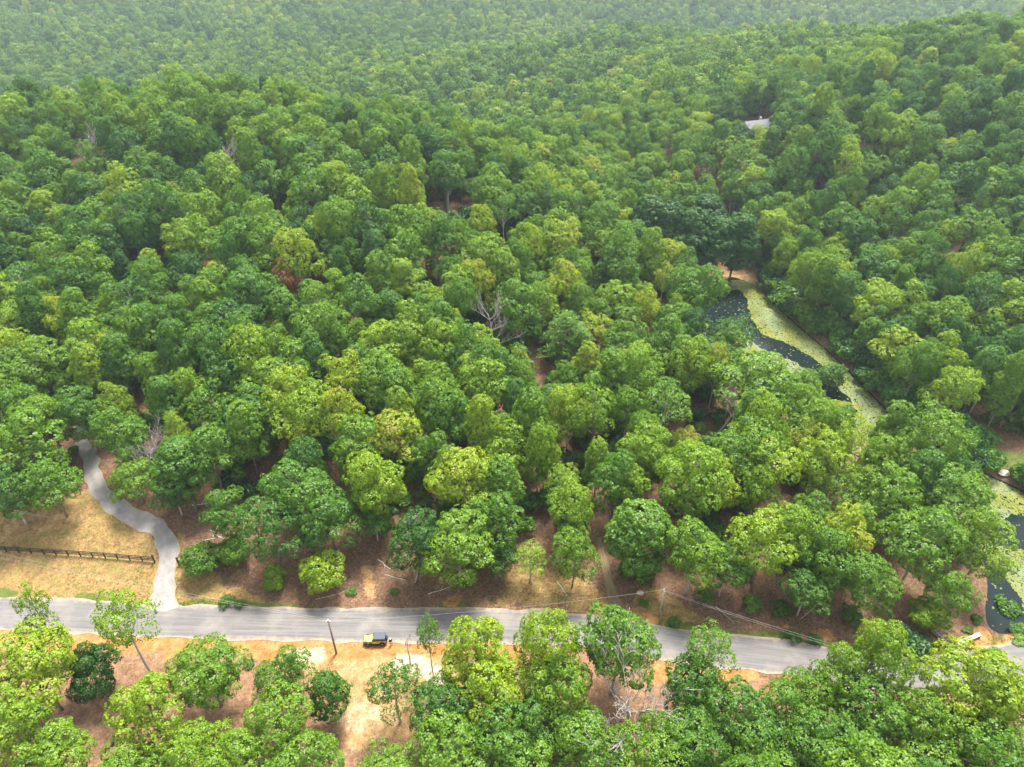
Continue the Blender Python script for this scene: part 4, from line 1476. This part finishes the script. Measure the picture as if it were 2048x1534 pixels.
def make_car():
    p = gp(752.5, 1284)
    e = empty('offroad_car', (p[0], p[1], hz(p[0], p[1]) + .02), math.pi + .02)
    S_ = .94
    e.scale = (S_, S_, S_)
    # x forward, body 3.9 m long
    b = MB()
    b.box(-1.72, .55, -.74, .74, .52, 1.12)                      # tub
    b.hexa([(.55, -.70, .55), (1.86, -.60, .55), (1.86, .60, .55), (.55, .70, .55), (.55, -.70, 1.14), (1.86, -.58, 1.06), (1.86, .58, 1.06), (.55, .70, 1.14)])
    body = b.build('body', M['paint'], e)
    body.modifiers.new('bevel', 'BEVEL').width = .03
    h = MB().hexa([(.50, -.66, 1.145), (1.84, -.55, 1.065), (1.84, .55, 1.065), (.50, .66, 1.145), (.52, -.60, 1.20), (1.78, -.48, 1.13), (1.78, .48, 1.13), (.52, .60, 1.20)]).build('hood', M['paint'], e)
    h.modifiers.new('bevel', 'BEVEL').width = .03
    for sy in (-.52, .52):
        MB().box(1.55, 1.62, sy - .03, sy + .03, 1.10, 1.19).build('hood_latch', M['black_trim'], h)
    g = MB().box(1.86, 1.91, -.56, .56, .62, 1.06).build('grille', M['paint'], e)
    for k in range(7):
        y = -.26 + k * .087
        MB().box(1.905, 1.918, y - .022, y + .022, .72, .98).build('slot', M['black_trim'], g)
    for sy in (-.43, .43):
        MB().tube([(1.90, sy, .86), (1.935, sy, .86)], [.105, .095], 12).build('headlight', M['lamp'], e)
    for s in (-1, 1):
        for x in (1.24, -1.16):
            f = MB()
            n = 7
            P = []
            for k in range(n):
                q = math.pi * (.06 + .88 * k / (n - 1))
                P.append((x + .52 * math.cos(q), .46 + .52 * math.sin(q)))
            for (x0, z0), (x1, z1) in zip(P[:-1], P[1:]):
                f.hexa([(x0, s * .62, z0 - .02), (x1, s * .62, z1 - .02), (x1, s * .93, z1 - .02), (x0, s * .93, z0 - .02), (x0, s * .62, z0 + .03), (x1, s * .62, z1 + .03), (x1, s * .93, z1 + .03), (x0, s * .93, z0 + .03)])
            f.build('fender', M['black_trim'], e)
            wh = MB().disc_y((x, s * .78, .40), .41, .27, 22, .22).build('tyre', M['rubber'], e)
            r = MB().disc_y((x, s * .78, .40), .225, .20, 16).build('rim', M['rim'], wh)
        d = MB().box(-.52, .46, s * .742 if s > 0 else -.77, s * .77 if s > 0 else -.742, .62, 1.12).build('door', M['paint'], e)
        MB().box(-.44, -.28, s * .772 if s > 0 else -.80, s * .80 if s > 0 else -.772, .98, 1.03).build('handle', M['black_trim'], d)
        MB().box(-.46, .36, s * .69 - .012, s * .69 + .012, 1.16, 1.60).build('side_window', M['car_glass'], e)
        MB().box(-1.62, -.58, s * .69 - .012, s * .69 + .012, 1.16, 1.58).build('side_window', M['car_glass'], e)
        m_ = MB().box(.40, .52, s * .80 - .10, s * .80 + .10, 1.16, 1.34).build('mirror', M['black_trim'], e)
        MB().box(-.55, .50, s * .80 - .09, s * .80 + .09, .38, .46).build('side_step', M['black_trim'], e)
        MB().box(-1.76, -1.72, s * .62 - .06, s * .62 + .06, .80, 1.0).build('tail_light', M['red_lamp'], e)
    wf = MB()
    wf.hexa([(.46, -.70, 1.14), (.52, -.70, 1.14), (.52, .70, 1.14), (.46, .70, 1.14), (.24, -.68, 1.66), (.30, -.68, 1.66), (.30, .68, 1.66), (.24, .68, 1.66)])
    wfo = wf.build('windshield_frame', M['black_trim'], e)
    MB().hexa([(.525, -.60, 1.20), (.532, -.60, 1.20), (.532, .60, 1.20), (.525, .60, 1.20), (.325, -.59, 1.61), (.332, -.59, 1.61), (.332, .59, 1.61), (.325, .59, 1.61)]).build('windshield', M['car_glass'], wfo)
    rf = MB().hexa([(-1.74, -.72, 1.61), (.34, -.71, 1.66), (.34, .71, 1.66), (-1.74, .72, 1.61), (-1.66, -.66, 1.76), (.28, -.66, 1.77), (.28, .66, 1.77), (-1.66, .66, 1.76)]).build('soft_top', M['soft_top'], e)
    rf.modifiers.new('bevel', 'BEVEL').width = .05
    for x in (-1.12, -.52, .0):
        MB().box(x - .03, x + .03, -.67, .67, 1.765, 1.785).build('roof_bow', M['soft_top'], rf)
    for s in (-1, 1):
        for x in (-1.68, -.52):
            MB().box(x - .04, x + .04, s * .685 - .04, s * .685 + .04, 1.12, 1.63).build('roof_post', M['black_trim'], e)
    MB().box(-1.735, -1.70, -.62, .62, 1.16, 1.58).build('rear_window', M['car_glass'], e)
    MB().box(1.90, 2.08, -.78, .78, .50, .68).build('front_bumper', M['black_trim'], e)
    MB().box(-1.92, -1.74, -.74, .74, .48, .64).build('rear_bumper', M['black_trim'], e)
    MB().box(-1.70, 1.80, -.5, .5, .36, .52).build('chassis', M['black_trim'], e)
    sp = MB().disc_y((0, 0, 0), .40, .26, 22, .2).build('spare_wheel', M['rubber'], e)
    sp.location = (-1.90, 0, 1.06)
    sp.rotation_euler = (0, 0, math.pi / 2)
    MB().disc_y((0, 0, 0), .205, .19, 16).build('rim', M['rim'], sp)
    tag(e, 'yellow off-road car with dark soft top parked on the orange road shoulder', 'car')

make_car()

# ------------------------------------------------------------------ person behind the car
M['skin'] = plain('skin', (.46, .29, .21), .6, 0, .04)
M['dark_cloth'] = plain('dark_cloth', (.035, .035, .042), .9, 0, .25, 20)
M['hair'] = plain('light_cap', (.62, .58, .52), .9, 0, .1)

def make_person():
    p = gp(782.5, 1290)
    e = empty('person', (p[0], p[1], hz(p[0], p[1])), math.radians(200))
    V = {'pelvis': (0, 0, .95, .135), 'waist': (0, 0, 1.10, .125), 'chest': (0, .01, 1.32, .155), 'neckb': (0, 0, 1.46, .075), 'neck': (0, .01, 1.52, .055),
         'jaw': (0, .03, 1.58, .07), 'head': (0, .02, 1.66, .098), 'crown': (0, .0, 1.74, .075), 'nose': (0, .118, 1.645, .016)}
    E = [('pelvis', 'waist'), ('waist', 'chest'), ('chest', 'neckb'), ('neckb', 'neck'), ('neck', 'jaw'), ('jaw', 'head'), ('head', 'crown'), ('head', 'nose')]
    for s, n in ((-1, 'l'), (1, 'r')):
        V.update({n + 'sh': (s * .19, 0, 1.42, .07), n + 'el': (s * .25, .02, 1.14, .05), n + 'wr': (s * .13, .24, 1.10, .033), n + 'palm': (s * .09, .31, 1.11, .036),
                  n + 'hip': (s * .10, 0, .90, .105), n + 'kn': (s * .13, .02, .50, .066), n + 'an': (s * .15, -.01, .10, .045), n + 'ft': (s * .165, .12, .045, .04), n + 'toe': (s * .17, .19, .04, .034), n + 'ear': (s * .098, .0, 1.65, .018)})
        E += [('chest', n + 'sh'), (n + 'sh', n + 'el'), (n + 'el', n + 'wr'), (n + 'wr', n + 'palm'), ('pelvis', n + 'hip'), (n + 'hip', n + 'kn'), (n + 'kn', n + 'an'), (n + 'an', n + 'ft'), (n + 'ft', n + 'toe'), ('head', n + 'ear')]
        for k in range(4):
            b = n + 'f%d' % k
            o = (k - 1.5) * .02
            L = (.07, .08, .075, .06)[k]
            V[b] = (s * .085 + o * .2, .35, 1.11 + o, .010)
            V[b + 'b'] = (s * (.085 - L * .45), .35 + L * .5, 1.105 + o, .009)
            V[b + 'c'] = (s * (.085 - L * 1.0), .35 + L * .35, 1.10 + o, .008)
            E += [(n + 'palm', b), (b, b + 'b'), (b + 'b', b + 'c')]
        V[n + 't'] = (s * .06, .29, 1.155, .011)
        V[n + 't2'] = (s * .03, .32, 1.175, .009)
        E += [(n + 'palm', n + 't'), (n + 't', n + 't2')]
    names = list(V)
    me = bpy.data.meshes.new('body')
    me.from_pydata([V[k][:3] for k in names], [(names.index(a), names.index(b)) for a, b in E], [])
    o = bpy.data.objects.new('body', me)
    COL.objects.link(o)
    sk = o.modifiers.new('skin', 'SKIN')
    for i, k in enumerate(names):
        r_ = V[k][3]
        me.skin_vertices[0].data[i].radius = (r_ * (1.25 if k in ('chest', 'waist', 'pelvis') else 1), r_)
        me.skin_vertices[0].data[i].use_root = (k == 'pelvis')
    o.modifiers.new('sub', 'SUBSURF').levels = 1
    dg = bpy.context.evaluated_depsgraph_get()
    m2 = bpy.data.meshes.new_from_object(o.evaluated_get(dg))
    bpy.data.objects.remove(o)
    m2.name = 'body'
    m2.materials.clear()
    for k in ('dark_cloth', 'skin', 'rubber'):
        m2.materials.append(M[k])
    for q in m2.polygons:
        c = q.center
        q.material_index = 1 if (c.z > 1.49 or (c.y > .22 and c.z > 1.0)) else (2 if c.z < .11 else 0)
        q.use_smooth = True
    b = obj_from('body', m2, e)
    cap = MB()
    cap.tube([(0, -.005, 1.68), (0, -.005, 1.735), (0, -.005, 1.785), (0, -.005, 1.80)], [.112, .112, .085, .03], 14)
    cap.add([(-.08, .08, 1.70), (.08, .08, 1.70), (.06, .19, 1.685), (-.06, .19, 1.685), (-.08, .08, 1.715), (.08, .08, 1.715), (.06, .19, 1.70), (-.06, .19, 1.70)],
            [(3, 2, 1, 0), (4, 5, 6, 7), (0, 1, 5, 4), (1, 2, 6, 5), (2, 3, 7, 6), (3, 0, 4, 7)])
    cap.build('cap', M['hair'], e, True)
    tag(e, 'person in dark clothes standing behind the spare wheel of the parked car', 'person')

make_person()

# ------------------------------------------------------------------ footbridge, planks, rock by the pond
M['old_plank'] = plain('old_plank', (.115, .085, .085), .9, 0, .35, 5, .3)
M['grey_plank'] = plain('grey_plank', (.36, .32, .30), .9, 0, .3, 5, .3)
M['rock'] = plain('rock', (.50, .42, .35), .9, 0, .25, 2.0, .5)

def footbridge():
    a, b = gp(1868, 1262), gp(1899, 1292)
    d = (b - a)[:2]
    L = np.hypot(*d) + .6
    e = empty('wooden_footbridge', (*((a + b) / 2)[:2], max(hz(*a[:2]), hz(*b[:2])) + .15), math.atan2(d[1], d[0]))
    n = int(L / .34)
    for k in range(n):
        x = -L / 2 + (k + .5) * L / n
        w_ = L / n * .44
        MB().box(x - w_, x + w_, -.72 + random.uniform(-.04, .04), .72 + random.uniform(-.04, .04), 0, .055 + random.uniform(0, .02)).build('plank', M['old_plank'], e)
    for y in (-.6, .6):
        MB().box(-L / 2, L / 2, y - .07, y + .07, -.22, -.003).build('beam', M['old_plank'], e)
        for x in (-L / 2 + .1, 0, L / 2 - .1):
            MB().box(x - .05, x + .05, y * 1.3 - .05, y * 1.3 + .05, -.35, .98).build('rail_post', M['old_plank'], e)
        MB().box(-L / 2, L / 2, y * 1.3 - .06, y * 1.3 + .06, .985, 1.04).build('handrail', M['grey_plank'], e)
    tag(e, 'small footbridge of dark weathered planks with a pale handrail near the pond inlet', 'footbridge')

footbridge()

def board(u0, v0, u1, v1, label):
    a, b = gp(u0, v0), gp(u1, v1)
    mid = (a + b) / 2
    e = empty('plank_barrier', (mid[0], mid[1], hz(mid[0], mid[1])), math.atan2(b[1] - a[1], b[0] - a[0]))
    L = np.hypot(*(b - a)[:2])
    for k, y in enumerate((-.16, .16)):
        MB().box(-L / 2, L / 2, y - .13, y + .13, .42 + k * .09, .50 + k * .09).build('plank', M['grey_plank'], e)
    for x in (-L / 2 + .3, 0, L / 2 - .3):
        MB().box(x - .09, x + .09, -.3, .3, -.3, .415).build('block', M['old_plank'], e)
    tag(e, label, 'planks')

board(1913, 1290, 1958, 1273, 'pale grey planks laid as a low walkway to the rusty clay at the inlet')

def rock(u, v, sx, sy, sz, label, seed):
    p = gp(u, v)
    bm = bmesh.new()
    bmesh.ops.create_icosphere(bm, subdivisions=3, radius=1)
    r = random.Random(seed)
    k1 = [Vector((r.uniform(-1, 1), r.uniform(-1, 1), r.uniform(-1, 1))).normalized() for _ in range(9)]
    for vv in bm.verts:
        for k in k1:
            dd = vv.co.dot(k)
            if dd > .72:
                vv.co -= k * (dd - .72) * .9
        vv.co = Vector((vv.co.x * sx, vv.co.y * sy, vv.co.z * sz))
    me = bpy.data.meshes.new('rock')
    bm.to_mesh(me)
    bm.free()
    me.materials.append(M['rock'])
    o = obj_from('boulder', me)
    o.location = (p[0], p[1], max(p[2], WATER) + sz * .2)
    tag(o, label, 'rock')

rock(2008, 946, 1.5, 1.0, .5, 'pale flat boulder at the grassy edge of the pond', 3)
rock(1280, 1187, .7, .5, .4, 'grey boulder on the bank beside the dirt track', 8)

# ------------------------------------------------------------------ fallen branches and brush
def fallen(u0, v0, u1, v1, r0, label, seed, mat='pale_bark'):
    a, b = gp(u0, v0), gp(u1, v1)
    r = random.Random(seed)
    e = empty('fallen_branch', a)
    pts, rad = [], []
    for i in range(7):
        k = i / 6
        x, y = a[0] + (b[0] - a[0]) * k + r.uniform(-.12, .12), a[1] + (b[1] - a[1]) * k + r.uniform(-.12, .12)
        pts.append(Vector((x - a[0], y - a[1], hz(x, y) - a[2] + r0 * (1 - .6 * k) * .7)))
        rad.append(r0 * (1 - .65 * k))
    MB().tube(pts, rad, 7).build('stem', M[mat], e, True)
    for k in (3, 4, 5):
        d = (pts[k + 1] - pts[k]).normalized()
        sd = Vector((-d.y, d.x, .25)) * r.choice((-1, 1))
        q = pts[k] + (d * .8 + sd * .7) * r.uniform(.9, 1.7)
        MB().tube([pts[k], pts[k].lerp(q, .55) + Vector((0, 0, .1)), q], [rad[k] * .6, rad[k] * .4, .015], 5).build('twig', M[mat], e, True)
    tag(e, label, 'branch', 'fallen branches')

for i, f_ in enumerate([(755, 1118, 785, 1142, .11, 'grey fallen branch bent across the litter right of the pale bare patch'), (770, 1150, 815, 1162, .08, 'thin fallen branch below the bent one on the litter'),
                        (855, 1188, 905, 1172, .10, 'fallen branch lying at the foot of the bank under the big tree'), (630, 1200, 700, 1180, .05, 'thin grey stick on the bank below the vivid lime tree'),
                        (1430, 1212, 1470, 1248, .08, 'pale fallen branch on the bank under the overhead wires'), (385, 1012, 420, 1006, .16, 'thick fallen log at the forest edge beside the gravel driveway'),
                        (425, 1075, 440, 1045, .12, 'fallen trunk upright in the brush pile beside the fence end'), (410, 1082, 455, 1068, .10, 'fallen limb across the brush pile beside the fence end'),
                        (420, 1060, 462, 1090, .08, 'tangled grey limb of the brush pile'), (1115, 1165, 1140, 1200, .09, 'fallen grey limb on the bank beneath the roadside tree'),
                        (1640, 1205, 1600, 1240, .09, 'fallen branch on the bank near the round bushes'), (25, 1020, 100, 1035, .07, 'thin fallen stick at the upper edge of the dry lawn')]):
    fallen(*f_, 50 + i)

# ------------------------------------------------------------------ house among the trees on the far slope
def house():
    M['roof'] = plain('roof_shingle', (.11, .115, .13), .8, 0, .12, 3)
    M['siding'] = plain('siding', (.34, .33, .31), .8, 0, .05, 3)
    M['house_glass'] = plain('house_glass', (.04, .05, .06), .1, 0, .05)
    x, y = HOUSE[0], HOUSE[1]
    z = hz(x, y)
    e = empty('house', (x, y, z - .3), math.radians(20))
    MB().box(-5, 5, -3.4, 3.4, -.6, 2.9).build('wall', M['siding'], e)
    rf = MB()
    rf.add([(-5.5, -3.9, 2.75), (5.5, -3.9, 2.75), (5.5, 3.9, 2.75), (-5.5, 3.9, 2.75), (-5.5, 0, 4.9), (5.5, 0, 4.9)],
           [(0, 1, 5, 4), (2, 3, 4, 5), (1, 2, 5), (3, 0, 4), (3, 2, 1, 0)])
    r = rf.build('roof', M['roof'], e)
    MB().box(2.2, 2.9, .6, 1.3, 4.0, 5.6).build('chimney', M['rock'], r)
    for wx_ in (-3.2, 0, 3.2):
        w_ = MB().box(wx_ - .55, wx_ + .55, -3.45, -3.402, 1.0, 2.2).build('window', M['siding'], e)
        MB().box(wx_ - .45, wx_ + .45, -3.47, -3.452, 1.1, 2.1).build('pane', M['house_glass'], w_)
    MB().box(-1.9, -1.0, -3.44, -3.402, -.2, 2.0).build('door', M['old_plank'], e)
    tag(e, 'small grey-roofed house half hidden in trees on the slope beyond the pond', 'house')

house()

# ------------------------------------------------------------------ grass tufts on the lawn, verges and banks
def grass():
    r = np.random.default_rng(91)
    n = 70000
    P = np.column_stack([r.uniform(-78, 100, n), r.uniform(44, 106, n)])
    ix = np.clip(np.searchsorted(gx, P[:, 0]), 0, nx - 1)
    iy = np.clip(np.searchsorted(gy, P[:, 1]), 0, ny - 1)
    li = iy * nx + ix
    lw, gr_, sa, dr = lawn[li], green[li], sand[li], dirt[li]
    d = seg_dist(P, ROAD)[0]
    dd = np.minimum(seg_dist(P, drive_line)[0] - 1.7, seg_dist(P, track_line)[0] - 1.0)
    pr = np.clip(.45 * lw + .9 * gr_ + .03 * sa + .06, 0, 1)
    pn = fbm(P[:, 0] / 2 + 5, P[:, 1] / 2, 3)
    k = (r.random(n) < pr * (pn > .42)) & (d > 3.35) & (dd > .1)
    P, gr_, lw = P[k], gr_[k], lw[k]
    pn2 = fbm(P[:, 0] / 6 + 55, P[:, 1] / 6, 3)
    h = height(P)
    m = len(P)
    nb = 5
    C = np.repeat(np.column_stack([P, h]), nb, 0) + np.column_stack([r.normal(0, .13, (m * nb, 2)), np.zeros(m * nb)])
    a = r.uniform(0, 6.28, m * nb)
    H_ = r.uniform(.12, .34, m * nb) * (1 + .5 * np.repeat(gr_, nb))
    lean = np.column_stack([np.cos(a), np.sin(a), np.zeros(m * nb)]) * (H_ * .5)[:, None]
    side = np.column_stack([-np.sin(a), np.cos(a), np.zeros(m * nb)]) * .045
    tip = C + lean + np.column_stack([np.zeros((m * nb, 2)), H_])
    v = np.stack([C - side, C + side, tip], 1).reshape(-1, 3)
    f = np.arange(m * nb * 3).reshape(-1, 3)
    o = link_mesh('grass', v, f)
    gv = np.repeat(np.clip(gr_ * .75 + (pn2 > .56) * .45 + r.uniform(-.2, .2, m), 0, 1), nb)
    o.data.attributes.new('leaf_var', 'FLOAT', 'FACE').data.foreach_set('value', gv.astype(np.float32))
    mt, t, b = new_mat('grass')
    c = ramp(t, attr(t, 'leaf_var'), [(0, (.40, .28, .13)), (.3, (.34, .25, .10)), (.55, (.17, .18, .045)), (1, (.075, .13, .02))])
    t.links.new(c, b.inputs['Base Color'])
    b.inputs['Roughness'].default_value = .9
    b.inputs['Specular IOR Level'].default_value = .1
    o.data.materials.append(mt)
    tag(o, 'dry and green grass tufts on lawn, verges and banks', 'grass', kind='stuff')

grass()

# ------------------------------------------------------------------ haze
hm = bpy.data.materials.new('haze')
hm.use_nodes = True
t = hm.node_tree
t.nodes.clear()
ho = t.nodes.new('ShaderNodeOutputMaterial')
pv_ = t.nodes.new('ShaderNodeVolumePrincipled')
pv_.inputs['Color'].default_value = (.74, .89, 1.0, 1)
pv_.inputs['Density'].default_value = 0.00020
pv_.inputs['Anisotropy'].default_value = 0.5
t.links.new(pv_.outputs[0], ho.inputs['Volume'])
hb = MB().box(-1510, 1510, -310, 1810, -80, 135).build('haze', hm)
tag(hb, 'pale bluish summer haze filling the valley air', 'haze', kind='stuff')
